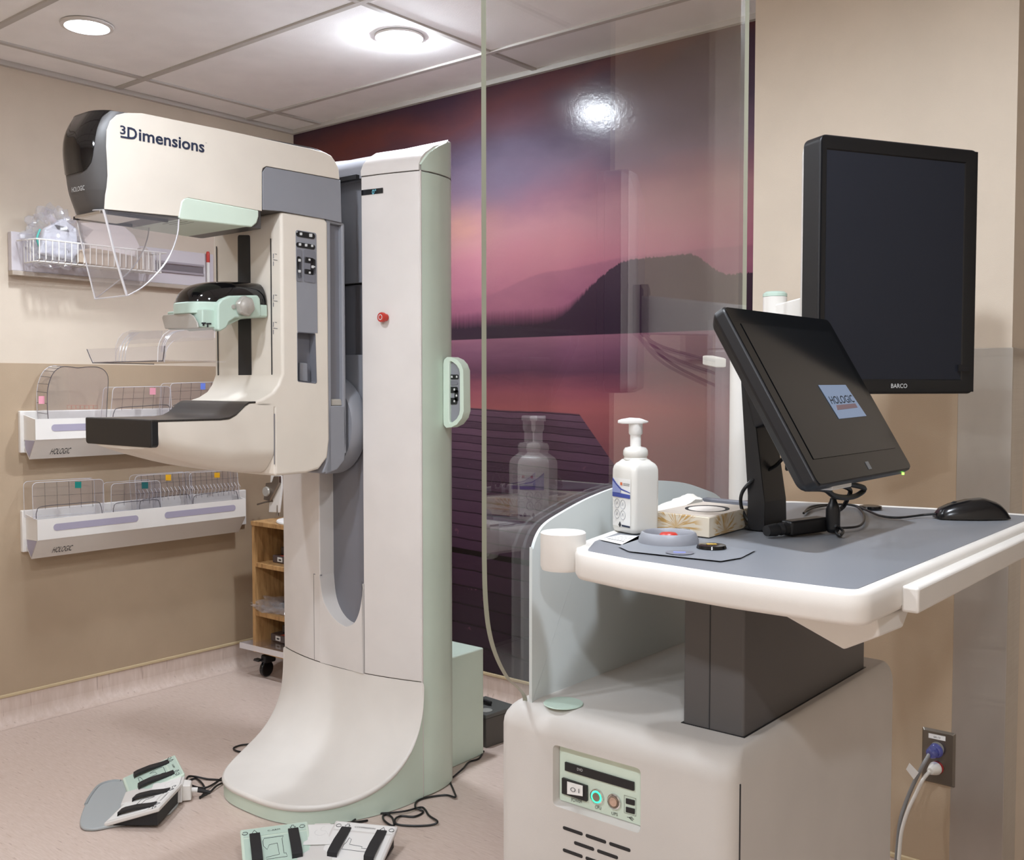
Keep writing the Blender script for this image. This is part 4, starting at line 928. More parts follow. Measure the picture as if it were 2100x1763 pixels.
# ================================================================ wooden trolley in the corner
YF = 2.88
wt = thing('wooden_trolley', 'light wood shelf trolley on black casters in the far left corner', 'trolley', (-3.74, 3.05, 0))
T = lambda a, b: Y(a, b, YF)
lx = T(517.5, 1200).x; rx = lx + .50; th_ = T(531, 1200).x - lx - .014
zt, z1, z2, z3 = T(517, 1068).z, T(530, 1155).z, T(530, 1255).z, T(530, 1330).z
MB().box(lx, lx + .02, YF, YF + .36, z3 - .02, zt - .02).build('side_panel', M['wood'], wt, bevel=.001)
MB().box(rx - .02, rx, YF, YF + .36, z3 - .02, zt - .02).build('side_panel', M['wood'], wt, bevel=.001)
MB().box(lx, rx, YF + .35, YF + .36, z3, zt - .02).build('back_panel', M['wood'], wt)
MB().box(lx - .002, rx + .002, YF - .004, YF + .362, zt - .02, zt).build('top_board', M['wood'], wt, bevel=.001)
for z in (z1, z2, z3): MB().box(lx + .02, rx - .02, YF + .004, YF + .35, z - .02, z).build('shelf', M['wood'], wt, bevel=.001)
for cx, cy in ((lx + .05, YF + .05), (rx - .05, YF + .05), (lx + .05, YF + .31), (rx - .05, YF + .31)):
    cs = MB().lathe([(.033, -.011), (.038, -.008), (.038, .008), (.033, .011)], (cx, cy - .012, .0385), (1, .15, 0), 24).build('caster', M['blackgloss'], wt, bevel=.002)
    MB().obox((cx, cy, .085), (.016, 0, 0), (0, .034, 0), (0, 0, .020)).build('fork', M['black'], cs, bevel=.008)
    MB().obox((cx - .02, cy - .045, .082), (.02, 0, 0), (0, .012, 0), (.004, 0, .006)).build('brake_pedal', M['black'], cs, bevel=.003)
    MB().lathe([(.012, .10), (.012, z3 - .02)], (cx, cy, 0), n=14).build('stem', M['black'], cs)
def small_case(label, x, y, z, w, d, h, col):
    c = thing('specimen_case', label, 'case', (x, y, z), 'smoky cases on the trolley shelves')
    MB().box(x - w / 2, x + w / 2, y, y + d, z, z + h).build('case_body', mat('smoky', col, .25, coat=.2), c, bevel=.004)
    MB().box(x - w / 2 + .04, x - w / 2 + .075, y - .002, y, z + .008, z + h - .006).build('latch', M['paper'], c); MB().box(x - w / 2 + .05, x - w / 2 + .068, y - .003, y - .002, z + .014, z + h - .014).build('latch_slot', M['ink'], c); return c
small_case('smoky flat case topmost on the upper trolley shelf', lx + .22, YF + .09, z1 + .036, .24, .18, .036, '#4a4342')
small_case('smoky flat case lying directly on the upper trolley shelf', lx + .20, YF + .06, z1, .25, .2, .035, '#54494a')
small_case('smoky flat case topmost on the bottom trolley shelf', lx + .21, YF + .10, z3 + .066, .24, .18, .036, '#4d4645')
small_case('smoky flat case on the acrylic plate of the bottom trolley shelf', lx + .18, YF + .06, z3 + .03, .25, .2, .035, '#5a5051')
for q in (('red_note', z1 + .0352), ('red_note', z3 + .0652)):
    nt_ = tag(MB().box(lx + .125, lx + .165, YF + .064, YF + .085, q[1], q[1] + .0008).build(q[0], mat('note_red', '#c2533f', .6)), 'small red paper note on the smoky case of the %s trolley shelf' % ('upper' if q[1] > .4 else 'bottom'), 'note')
cp_ = sheet('acrylic_plate', [V(lx - .035, YF - .05, z3 + .002), V(lx + .36, YF - .03, z3 + .002), V(lx + .36, YF + .25, z3 + .002), V(lx + .0, YF + .25, z3 + .002)], (0, 0, .027)); tag(cp_, 'thick clear acrylic plate sticking out of the bottom trolley shelf', 'plate')
sl_ = crumple((lx + .13, YF + .06, z2 + .035), .15, .10, .034, 9, .30, 28, 14).build('plastic_sleeves', M['film'], None, ang=15); tag(sl_, 'heap of clear plastic sleeves on the middle trolley shelf', 'sleeves')
bpn = thing('black_holder', 'black curved plastic holder on the middle trolley shelf', 'holder', (lx + .24, YF + .06, z2))
hp = [T(578, 1258), T(567, 1248), T(565, 1238), T(572, 1232), T(574, 1210), T(580, 1198), T(600, 1195), T(600, 1258)]
MB().prism([V(p.x, p.y + .03, max(p.z, z2 + .001)) for p in hp], (0, .05, 0)).build('holder_body', M['black'], bpn, bevel=.008)
# magnification stand on the trolley
ms = thing('magnification_stand', 'white oval-footed stand with a metal clamp on top of the wooden trolley', 'stand', (lx + .2, YF + .18, zt))
bc = Z(592, 1068, zt); bc = V(lx + .235, YF + .16, zt)
MB().lathe([(.155, 0), (.158, .004), (.156, .010), (.14, .014), (.0, .0145)], bc, n=48).build('oval_foot', M['paper'], ms)
S_ = lambda a, b: Y(a, b, YF + .13)
MB().prism([S_(551, 1050), S_(571, 1051), S_(577, 1000), S_(576, 975), S_(555, 975)], (0, .012, 0)).build('post', M['tray'], ms, bevel=.002)
MB().prism([S_(545, 1024), S_(558, 1027), S_(577, 990), S_(577, 976), S_(566, 976), S_(562, 988), S_(550, 990)], (0, -.015, 0)).build('clamp_body', M['steel'], ms, bevel=.003)
kk = S_(553, 1007); MB().lathe([(.022, 0), (.024, .004), (.022, .012), (.0, .013)], kk + V(0, -.014, 0), (0, -1, 0), 20).build('clamp_knob', M['knob'], ms)
MB().tube([S_(528, 1034), S_(545, 1029), S_(560, 1027)], .004, 8).build('lever', M['steel'], ms)
MB().lathe([(.007, 0), (.004, .02), (.003, .05)], S_(569, 1057) + V(0, 0, 0), n=12).build('pivot_screw', M['steel'], ms)

# ================================================================ foot switches
def make_pedal(O, ang, label):
    cx, sx = math.cos(ang), math.sin(ang); O = Vector(O)
    W = lambda x, y, z: V(O.x + cx * x - sx * y, O.y + sx * x + cx * y, z)
    pd = thing('foot_switch', label, 'foot pedal', O)
    o_ = [(-.185, -.20), (-.195, -.255), (-.165, -.29), (-.07, -.305), (.07, -.305), (.165, -.29), (.195, -.255), (.185, -.20), (.12, -.03), (-.12, -.03)]
    pts = spline([W(a, b, .001) for a, b in o_], 4, True); MB().prism(pts, (0, 0, .010)).build('foot_plate', mat('pedal_grey', '#a5a9a9', .5), pd, bevel=.004)
    pts2 = spline([W(a * .985, b, .011) for a, b in [(-.185, -.225), (-.19, -.255), (-.16, -.29), (-.07, -.303), (0, -.305)]], 6); MB().tube(pts2, .005, 8).build('raised_rim', mat('rim_grey', '#9a9e9e', .5), pd)
    MB().bridge([W(-.055, -.19, .011), W(.055, -.19, .011), W(.055, 0, .011), W(-.055, 0, .011)], [W(-.05, -.19, .022), W(.05, -.19, .022), W(.05, 0, .062), W(-.05, 0, .062)]).build('centre_block', M['lamptrim'], pd, bevel=.003)
    ct = lambda u, v: W(u, v, .0625 + .0022 + v * .21)
    decal('notice', [ct(-.04, -.10), ct(.04, -.10), ct(.04, -.01), ct(-.04, -.01)], M['paper'], pd)
    MB().tube(spline([ct(.012, -.018), ct(.004, -.022), ct(.003, -.036), ct(.018, -.040), ct(.026, -.055)], 4), .0012, 5).build('wheelchair_sign', M['ink'], pd)
    MB().tube([ct(.002 + .016 * math.cos(t), -.045 + .014 * math.sin(t)) for t in [2.2 + k * .35 for k in range(12)]], .0012, 5).build('wheelchair_sign', M['ink'], pd)
    MB().tube([ct(-.012, -.088), ct(.022, -.088), ct(.005, -.064)], .0009, 5, closed=True).build('warning_sign', M['ink'], pd); MB().tube([ct(.005, -.082), ct(.005, -.072)], .001, 5).build('warning_sign', M['ink'], pd)
    for sgn, m, wd in ((-1, M['mint'], 'C-ARM'), (1, M['paper'], 'COMPRESSION')):
        a = math.radians(15) * sgn; ca, sa = math.cos(a), math.sin(a)
        def P(u, v, h=0.0, sgn=sgn, ca=ca, sa=sa):      # u outward from the inner back corner, v towards the toe
            x = sgn * .042 + sgn * (u * ca) - sgn * (v * abs(sa)); y = -u * abs(sa) - v * ca
            return W(x, y, .072 - v * .30 + h)
        fpl = lambda u0, u1, v0, v1, h: [P(u0, v1, h), P(u1, v1, h), P(u1, v0, h), P(u0, v0, h)]
        top = fpl(0, .195, 0, .175, 0); bot = [p + V(0, 0, -.014) for p in top]
        pad = MB().bridge(bot, top).build('pedal_pad', M['lamptrim'] if sgn > 0 else M['mint'], pd, bevel=.004); 
        if sgn < 0: lab(pad, 'mint green pedal pad')
        w0 = fpl(.01, .185, .01, .165, -.014); g = [V(p.x, p.y, .011) for p in w0]
        MB().bridge(g, w0).build('rubber_wedge', M['rubber'], pad)
        q = fpl(.008, .187, .042, .168, 0); decal('pad_sheet', q if sgn > 0 else q[::-1], m if sgn > 0 else M['mintcool'], pad, .0003, .0006)
        q = fpl(.008, .187, .006, .036, 0); decal('header_strip', q if sgn > 0 else q[::-1], m if sgn > 0 else M['mintcool'], pad, .0003, .0006)
        for uc in (.045, .155):
            rg = [[P(uc - .015, v, h - .004), P(uc - .015, v, h + .003), P(uc + .015, v, h + .003), P(uc + .015, v, h - .004)] for v, h in ((.028, .002), (.05, .004), (.09, .011), (.13, .013), (.142, .011), (.143, .0))]
            MB().loft(rg).build('tread_bar', M['rubber'], pad, bevel=.002)
            dr = 1 if (uc > .1) else -1
            ar = [(-.008, .010), (0, .022), (.008, .010), (.0035, .010), (.0035, .004), (-.0035, .004), (-.0035, .010)]
            MB().tube([P(uc + a_, .021 - (b_ - .013) * dr, .0014) for a_, b_ in ar], .0009, 4, closed=True).build('arrow_sign', M['ink'], pad)
            MB().tube([P(uc + (.027 if uc > .1 else -.027) + .008 * math.cos(t), .021 + .006 * math.sin(t), .0014) for t in [k * .7 for k in range(9)]], .0009, 4).build('arm_sign', M['ink'], pad)
        u0, u1 = (.082, .118) if sgn < 0 else (.068, .132)
        a_, b_ = (u1, u0) if sgn < 0 else (u0, u1)
        text('lettering', wd, P(a_, .024, .001), P(b_, .024, .001), P(a_, .018, .001), M['ink'], pad)
        if sgn < 0: dr_ = [(.155 - .03, .05), (.07, .05), (.066, .06), (.066, .08), (.075, .095), (.082, .078), (.105, .075), (.107, .12), (.07, .125), (.07, .132), (.128, .132), (.126, .118), (.12, .118), (.12, .06)]; dr_ = [(.2 - u, v) for u, v in dr_]
        else: dr_ = [(.068, .065), (.066, .085), (.062, .092), (.062, .11), (.118, .112), (.135, .112), (.135, .1), (.118, .1), (.118, .094), (.078, .09), (.076, .07)]
        MB().tube([P(u, v, .0014) for u, v in dr_], .0007, 4, closed=True).build('outline_drawing', M['ink'], pad)
    MB().bridge([W(-.028, -.004, .004), W(.028, -.004, .004), W(.026, .026, .004), W(-.026, .026, .004)], [W(-.028, -.004, .058), W(.028, -.004, .058), W(.024, .024, .054), W(-.024, .024, .054)]).build('cable_block', M['tray'], pd, bevel=.004)
    MB().tube([W(.0, .024, .03), W(.0, .044, .028)], .008, 10).build('cable_gland', M['paper'], pd); MB().tube([W(0, .042, .028), W(0, .085, .016)], [.0075, .005], 10).build('strain_relief', M['rubber'], pd)
    return pd, W
pdA, WA = make_pedal((-2.335, 1.938, 0), math.radians(42.5), 'foot pedal pair cut by the bottom edge in front of the machine base')
pdB, WB = make_pedal((-2.945, 1.862, 0), math.radians(-38), 'foot pedal pair on open floor left of the machine base')
def cord(pd, start, px, r=.0033, z=.0045):
    pts = [Vector(s) for s in start] + [Z(a, b, z + (.006 if k % 4 == 2 else 0)) for k, (a, b) in enumerate(px)]
    return MB().tube(spline(pts, 7), r, 8).build('cord', M['cord'], pd)
cord(pdB, [WB(0, .083, .016)], [(410, 1634), (430, 1624), (444, 1611), (459, 1603), (452, 1599), (425, 1597), (400, 1592), (386, 1592), (383, 1602), (398, 1612), (420, 1615), (440, 1606), (455, 1595), (474, 1590)])
cord(pdB, [], [(388, 1600), (402, 1596), (416, 1608), (420, 1622), (410, 1636)])
cord(pdA, [WA(0, .083, .016)], [(752, 1682), (722, 1688), (712, 1693), (728, 1680), (745, 1668), (790, 1667), (830, 1663), (862, 1655), (872, 1660), (880, 1672), (897, 1684), (885, 1691), (850, 1693), (815, 1690), (810, 1680), (822, 1673), (850, 1674), (868, 1664), (852, 1655), (856, 1642), (880, 1634), (915, 1630), (934, 1634), (930, 1620), (923, 1600), (933, 1590), (950, 1575), (962, 1562), (982, 1555), (992, 1540)])
cord(pdA, [], [(800, 1668), (786, 1672), (788, 1682), (802, 1692), (808, 1690), (804, 1676), (792, 1668)])
lc = MB().tube(spline([Z(a, b, .005) for a, b in ((545, 1522), (515, 1525), (492, 1528), (479, 1534), (487, 1540), (508, 1542), (525, 1541))], 6), .0034, 8).build('floor_cable', M['cord'])
tag(lc, 'loop of black cable showing on the floor left of the machine base', 'cable')
# junction box behind
jb = thing('junction_box', 'dark grey floor box with round label between the machine and workstation', 'box', (-2.42, 2.97, 0))
j0 = Z(997, 1534, 0.0); j1 = Z(1040, 1519, 0.0); zz = .115
d1 = (j1 - j0).normalized(); d2 = V(-d1.y, d1.x, 0)
fp = [j0, j0 + d1 * .16, j0 + d1 * .16 + d2 * .17, j0 + d2 * .17]
MB().prism(fp, (0, 0, .112)).build('box_body', mat('jbox', '#55524d', .5), jb, bevel=.003)
c0 = sum(fp, V(0, 0, 0)) / 4; MB().prism([p + (p - c0) * .03 + V(0, 0, .112) for p in fp], (0, 0, .016)).build('lid', mat('jlid', '#5e5f5b', .5), jb, bevel=.003)
MB().lathe([(.024, 0), (.024, .001), (.0, .001)], Z(997, 1456, .128), n=28).build('round_label', mat('round_label', '#a8a8a0', .5), jb)
MB().tube(spline([c0 + d2 * .07 + V(-.08, .02, .135), c0 + d2 * .08 + V(0, 0, .145), c0 + d2 * .06 + V(.08, 0, .138)], 6), .008, 8).build('cable', M['cord'], jb)
# ================================================================ acquisition workstation
DT = 1.12; BT = .846
ws = thing('workstation_cart', 'white wheeled workstation cabinet with grey lift column and desk top at right', 'workstation', (-.87, 1.6, 0))
M['cab'] = mat('cabinet_shell', '#c9c4be', .45, grain=.00015, gscale=1200)
# cabinet shell with rounded front and top edges
bx0, bx1, by0, by1 = -1.092, -.655, 1.283, 1.944
def cabring(z, ins): return rpoly([V(bx0 + ins, by0 + ins, z), V(bx1 - ins * .4, by0 + ins, z), V(bx1 - ins * .4, by1 - ins * .3, z), V(bx0 + ins, by1 - ins * .3, z)], [.03, .03, .012, .012], 6)
rg = [cabring(.02, 0), cabring(BT - .042, 0)]
for k in range(1, 8):
    t = k / 7 * math.pi / 2; rg.append(cabring(BT - .042 + .042 * math.sin(t), .042 * (1 - math.cos(t))))
cab = MB().loft(rg).build('cabinet', M['cab'], ws, ang=50)
pq = [Y(1136, 1533, by0), Y(1316, 1588, by0), Y(1317, 1702, by0), Y(1135, 1648, by0)]
x0, x1, z0, z1 = -.972, -.808, .697, .793
cut(cab, MB().bridge(rpoly([V(x0 - .006, by0 - .02, z0 - .010), V(x1 + .003, by0 - .02, z0 - .010), V(x1 + .003, by0 - .02, z1 + .004), V(x0 - .006, by0 - .02, z1 + .004)], .01),
                     rpoly([V(x0 + .004, by0 + .016, z0 + .004), V(x1, by0 + .016, z0 + .004), V(x1, by0 + .016, z1 - .001), V(x0 + .004, by0 + .016, z1 - .001)], .006)))
yp = by0 + .0155
pp = MB().box(x0 + .004, x1, yp - .003, yp + .004, z0 + .004, z1).build('power_panel', M['mint'], ws)
pq = lambda a, b, d=-.0035: Y(a, b, yp + d)
def pbox(name, x_0, x_1, y_0, y_1, m, sk, t=.002, d=-.0032, par=pp, r=.0008):
    q = [pq(x_0, y_1, d), pq(x_1, y_1 + sk, d), pq(x_1, y_0 + sk, d), pq(x_0, y_0, d)]; return decal(name, rpoly(q, r, 3), m, par, 0, t)
dv = pbox('disc_drive', 1160, 1301.5, 1561, 1578.5, M['black'], 42, .0025)
text('lettering', 'DVD', pq(1184, 1579, -.0062), pq(1195, 1582, -.0062), pq(1184, 1573.5, -.0062), M['lightprint'], dv); 
rk = pbox('rocker_switch', 1155, 1206, 1593, 1625, M['black'], 17, .004)
MB().bridge([pq(1163, 1628, -.006), pq(1195, 1633, -.006), pq(1195, 1610, -.006), pq(1163, 1601, -.006)], [pq(1163, 1627, -.0115), pq(1195, 1632, -.009), pq(1195, 1611, -.008), pq(1163, 1602, -.008)]).build('rocker', M['paper'], rk)
text('lettering', 'O I', pq(1170, 1622, -.0120), pq(1188, 1626, -.0100), pq(1170, 1613, -.0118), M['ink'], rk)
for cx, cy, nm in ((1225.5, 1632.5, 'cpu'), (1260.5, 1642.5, 'ups')):
    c = pq(cx, cy, -.003); b = MB().lathe([(.0122, 0), (.0122, .003), (.0105, .004), (.0105, .0032)], c, (0, -1, 0), 28).build('push_button', M['chrome'], pp)
    MB().lathe([(.0070, .0036), (.0095, .0042), (.0098, .0036)], c, (0, -1, 0), 28, caps=False).build('light_ring', M['led_green'] if nm == 'cpu' else M['steel'], b)
    MB().lathe([(.0070, .003), (.0068, .0046), (.0, .0048)], c, (0, -1, 0), 24).build('button_face', M['steel'] if nm == 'cpu' else mat('warm_face', '#cdb3a2', .3, metal=.7), b)
text('lettering', 'POWER', pq(1172, 1643), pq(1194, 1646.5), pq(1172, 1635), M['ink'], pp)
text('lettering', 'CPU', pq(1220.5, 1657), pq(1233, 1660), pq(1220.5, 1650.5), M['ink'], pp)
text('lettering', 'UPS', pq(1254.5, 1670), pq(1267, 1673), pq(1254.5, 1663.5), M['ink'], pp)
for yy in (1636, 1653.5):
    pbox('usb_port', 1284, 1302, yy, yy + 11, M['black'], 4.5, .001)
MB().tube([pq(a, b, -.004) for a, b in ((1280, 1630), (1304, 1637), (1304, 1673), (1280, 1666))], .0003, 4, closed=True).build('port_outline', M['ink'], pp)
MB().tube([pq(1286, 1675), pq(1300, 1679.5)], .0004, 4).build('usb_sign', M['ink'], pp); MB().tube([pq(1289, 1676), pq(1294, 1675), pq(1297, 1676)], .0004, 4).build('usb_sign', M['ink'], pp); MB().tube([pq(1291, 1677), pq(1295, 1681), pq(1298, 1682)], .0004, 4).build('usb_sign', M['ink'], pp)
for row in range(8):
    zc = .664 - row * .0145 * 1.25; xs = -.952 + (.022 if row % 2 else 0)
    for k in range(3 if row % 2 == 0 else 2):
        xa = xs + k * .0445
        decal('vent_slot', rpoly([V(xa, by0, zc - .0028), V(xa + .039, by0, zc - .0028), V(xa + .039, by0, zc + .0028), V(xa, by0, zc + .0028)], .0027, 3), M['rubber'], cab, -.0002, .0006)
MB().lathe([(.031, 0), (.033, .0008), (.032, .002), (.0, .0024)], Z(1155.5, 1443, BT), n=36).build('round_cap', M['mintcool'], cab)
# lift column
MB().bridge([V(-.786, 1.372, BT - .03), V(-.683, 1.372, BT - .03), V(-.683, 1.86, BT - .03), V(-.786, 1.86, BT - .03)], [V(-.786, 1.372, 1.07), V(-.683, 1.372, 1.07), V(-.683, 1.86, 1.07), V(-.786, 1.86, 1.07)]).build('lift_column', mat('column_grey', '#565352', .42, grain=.0001, gscale=1200), ws, bevel=.004)
MB().box(-.741, -.7395, 1.3712, 1.373, BT, 1.07).build('column_joint', M['ink'], ws)
MB().box(-.7885, -.6805, 1.3695, 1.8625, BT - .002, BT + .0008).build('column_gap', M['black'], ws)
# desk top with white edge and grey inlay
do = [(-.905, 1.245), (-.80, 1.222), (-.622, 1.207), (-.50, 1.208), (-.446, 1.212), (-.444, 1.60), (-.442, 2.10), (-.445, 2.168), (-.65, 2.156), (-.93, 2.09), (-.985, 2.03), (-.992, 1.50), (-.955, 1.34)]
def ring(off, z, rr=1.0):
    c = V(-.70, 1.68, 0); pts = [V(a, b, z) for a, b in do]
    rads = [.05, .3, .3, .2, .055, 0, 0, .03, .2, .08, .05, .2, .06]
    p = rpoly(pts, [r * rr for r in rads], 6)
    if off:
        q = []
        for i in range(len(p)):
            t = (p[(i + 1) % len(p)] - p[i - 1]); nn = V(-t.y, t.x, 0); nn = nn.normalized() if nn.length > 1e-9 else V(0, 0, 0); q.append(p[i] + nn * off)
        p = q
    return p
dk = MB().loft([ring(.012, DT - .046), ring(.004, DT - .044), ring(0, DT - .037), ring(0, DT - .007), ring(.003, DT - .002), ring(.009, DT), ring(.016, DT - .0012), ring(.020, DT - .003)]).build('desk_top', M['white'], ws, ang=60)
MB().loft([ring(.0195, DT - .0045), ring(.0195, DT - .0018), ring(.0215, DT - .0016)]).build('grey_inlay', mat('desk_grey', '#7b7d82', .42, grain=.0001, gscale=1500), dk)
# keyboard tray front along the right side, corner bracket, cup ring
MB().box(-.447, -.424, 1.345, 2.15, 1.073, 1.108).build('keyboard_tray', M['white'], ws, bevel=.004)
w3 = [V(-.56, 1.262, 1.068), V(-.448, 1.262, 1.068), V(-.448, 1.30, 1.068), V(-.56, 1.40, 1.068)]
b0, b1, b2, b3 = Z(1676, 1262, 1.066), Z(1812, 1268, 1.066), Z(1816, 1262, 1.066), Z(1745, 1341, 1.015)
tip = V(-.515, 1.30, 1.028)
MB().add([(-.60, 1.275, 1.07), (-.462, 1.30, 1.07), (-.452, 1.40, 1.07), (-.60, 1.45, 1.07), (-.505, 1.30, 1.022), (-.462, 1.31, 1.045), (-.455, 1.38, 1.045), (-.51, 1.36, 1.030)],
         [(0, 1, 2, 3), (0, 4, 5, 1), (1, 5, 6, 2), (2, 6, 7, 3), (3, 7, 4, 0), (4, 7, 6, 5)]).build('corner_bracket', M['white'], ws, bevel=.003)
cc = Z(1155, 1093, 1.136); 
MB().lathe([(.0, 1.134), (.026, 1.134), (.031, 1.137), (.0345, 1.1385), (.0362, 1.137), (.0362, 1.085), (.034, 1.079), (.0, 1.078)], (cc.x, cc.y, 0), n=40).build('cup_holder', M['white'], ws, ang=40)
MB().box(cc.x + .02, cc.x + .09, cc.y - .012, cc.y + .03, 1.084, 1.118).build('holder_bracket', M['white'], ws, bevel=.004)
# control insert on the desk: stop button ring, indicator slot, expose button
MB().bridge([Z(a, b, DT + .0003) for a, b in ((1268, 1120), (1310, 1098), (1420, 1110), (1549, 1128), (1520, 1143), (1478, 1150), (1400, 1142), (1290, 1130))], [Z(a, b, DT + .0008) for a, b in ((1268, 1120), (1310, 1098), (1420, 1110), (1549, 1128), (1520, 1143), (1478, 1150), (1400, 1142), (1290, 1130))]).build('control_insert', mat('insert_grey', '#82858b', .42), ws)
rc = Z(1371, 1112, DT)
MB().lathe([(.048, 0), (.0475, .006), (.0435, .016), (.041, .0175), (.039, .016), (.036, .006), (.036, .0015), (.0, .0015)], rc, n=44).build('button_guard', M['grey'], ws, ang=40)
MB().lathe([(.010, 0), (.010, .006), (.014, .008), (.0145, .013), (.012, .0155), (.0, .016)], rc, n=28).build('stop_button', M['red'], ws)
ic = Z(1394, 1135, DT); MB().lathe([(.020, .0010), (.021, .0022), (.019, .0024), (.0, .0019)], ic, n=36).build('indicator_dish', M['greydark'], ws)
decal('indicator_light', [ic + V(a, b, .0028) for a, b in ((-.004, -.012), (.010, -.004), (.011, -.002), (-.004, -.010))], M['led_blue'], ws)
xc_ = Z(1459, 1125, DT); xb_ = MB().lathe([(.0215, 0), (.023, .002), (.0215, .006), (.016, .0072), (.0, .0068)], xc_, n=36).build('expose_button', M['blackgloss'], ws, ang=40)
MB().prism([xc_ + V(a, b, .0073) for a, b in ((-.008, -.002), (-.002, -.009), (.009, .001), (.003, .008), (.001, .003), (-.002, .005))], (0, 0, .0004)).build('button_symbol', mat('gold_mark', '#c7a348', .5), xb_)
x2 = Z(1785, 1043, DT); MB().lathe([(.0215, 0), (.023, .002), (.0215, .006), (.016, .0072), (.0, .0068)], x2, n=32).build('expose_button', M['blackgloss'], ws, ang=40)
pf = [Z(a, b, DT + .0002) for a, b in ((1229, 1106), (1278, 1117), (1325, 1101), (1272, 1097))]
lb = MB().prism(pf, (0, 0, .0006)).build('desk_label', M['paper'], ws)
for k in range(4):
    f = .25 + k * .17; a, b = lerp(pf[0], pf[3], f), lerp(pf[1], pf[2], f); MB().tube([lerp(a, b, .12) + V(0, 0, .0007), lerp(a, b, .8 - .1 * (k % 2)) + V(0, 0, .0007)], .0003 if k else .0007, 4).build('print_line', M['ink'], lb)
MB().obox((Z(1432, 1034, DT) + Z(1545, 1045, DT)) / 2 + V(0, 0, .008), (Z(1545, 1045, DT) - Z(1432, 1034, DT)) / 2, V(.0, .012, 0), V(0, 0, .0075)).build('rear_rail', M['greydark'], ws, bevel=.002)
MB().box(bx1 - .002, bx1 + .0006, 1.306, 1.308, .03, .802).build('shell_seam', M['ink'], ws)
# ================================================================ clear radiation shield
gs = thing('radiation_shield', 'tall clear leaded glass shield with grey lower panel standing along the workstation', 'shield', (-1.045, 1.65, BT))
XG = -1.048
gl = [X(997, 700, XG), X(998, 1140, XG), X(1000, 1220, XG), X(1007, 1290, XG), X(1022, 1345, XG), X(1045, 1390, XG), X(1068, 1412, XG), X(1080, 1428, XG), X(1082, 1450, XG)]
lowp = spline(gl[1:], 5)
yR = X(1534, 300, XG).y
out = [V(XG, lowp[0].y, 2.42)] + lowp + [V(XG, lowp[-1].y, .835), V(XG, 1.92, .835), V(XG, yR, .95), V(XG, yR, 2.42)]
MB().prism(out, (-.010, 0, 0), 0, 1).build('glass_pane', [M['glass'], M['glassedge']], gs)
# printed grey panel on the near face
pnl = [(1085, 1442), (1085.5, 1150), (1088, 1125), (1098, 1095), (1115, 1072), (1150, 1049), (1200, 1022), (1252, 1001), (1300, 989), (1350, 985), (1400, 990), (1440, 1003), (1462, 1012), (1476, 1026), (1482, 1050)]
XPN = XG + .006
pp_ = spline([X(a, b, XPN) for a, b in pnl], 4)
pp_ += [V(XPN, 1.99, BT - .005), V(XPN, pp_[0].y, BT - .005)]
MB().prism(pp_, (.006, 0, 0)).build('lower_panel', mat('shield_grey', '#d2d8d7', .42), gs, bevel=.002)
# ================================================================ touch monitor on its stand
tm = thing('touch_monitor', 'black tilted touch screen on a desk stand showing a small pale blue logo window', 'monitor', (-.8, 1.69, DT))
yL, yR2 = 1.437, 1.842
BL, TLm = V(-.600, yL, 1.2215), V(-.760, yL, 1.4945)
BR, TRm = V(-.600, yR2 + .012, 1.2215), V(-.760, yR2 - .006, 1.4945)
up = (TLm - BL).normalized(); nn = V(up.z, 0, -up.x)       # facing +x and upwards
face = rpoly([BL, BR, TRm, TLm], .012, 6); back = [p - nn * .036 for p in rpoly([lerp(p, (BL + TRm) / 2, .06) for p in (BL, BR, TRm, TLm)], .014, 6)]
mid = [p - nn * .020 for p in face]
hb = MB().loft([back, mid, face]).build('housing', M['black'], tm, bevel=.003, seg=2)
sc = lambda u, v, o=.0006: BL + (BR - BL) * u + (TLm - BL) * v + nn * o
MB().prism([p + nn * .0002 for p in rpoly([sc(.008, .008, 0), sc(.992, .008, 0), sc(.992, .992, 0), sc(.008, .992, 0)], .010)], nn * .0012).build('front_glass', mat('screen_glass', '#101112', .10, spec=.16), tm)
scr = decal('screen_area', [sc(.07, .135, .0014), sc(.93, .135, .0014), sc(.93, .90, .0014), sc(.07, .90, .0014)], mat('screen_dark', '#161718', .10, spec=.18), tm)
SP = lambda a, b, o=.0024: PL(a, b, BL + nn * o, nn)
lw = decal('logo_window', [SP(1720, 859), SP(1776, 853), SP(1733, 789.5), SP(1677.5, 790)], mat('window_blue', '#223', .3, emit='#a9c2e4', estr=.42), scr)
text('lettering', 'HOLOGIC', SP(1706, 829, .0034), SP(1753, 825, .0034), SP(1698, 813, .0034), mat('logo_dark', '#1c2028', .5), lw, bold=.01)
decal('progress_bar', [SP(1717, 841, .003), SP(1758, 836, .003), SP(1753, 827.5, .003), SP(1714, 831, .003)], mat('bar_brown', '#6d5a5e', .5, emit='#7a686c', estr=.15), lw)
MB().obox(SP(1781, 954, .002), V(0, .006, 0), up * .007, nn * .0006).build('maker_mark', mat('dim_mark', '#6a6a6a', .5), tm)
gp_ = Z(1857, 963, 1.219); MB().lathe([(.0022, 0), (.0022, .004), (.0, .0045)], lerp(BL, BR, .93) - nn * .008 + up * -.001, (0, 0, -1), 10).build('power_light', mat('lime_led', '#4c2', .3, emit=(.3, 1, .1), estr=3), tm)
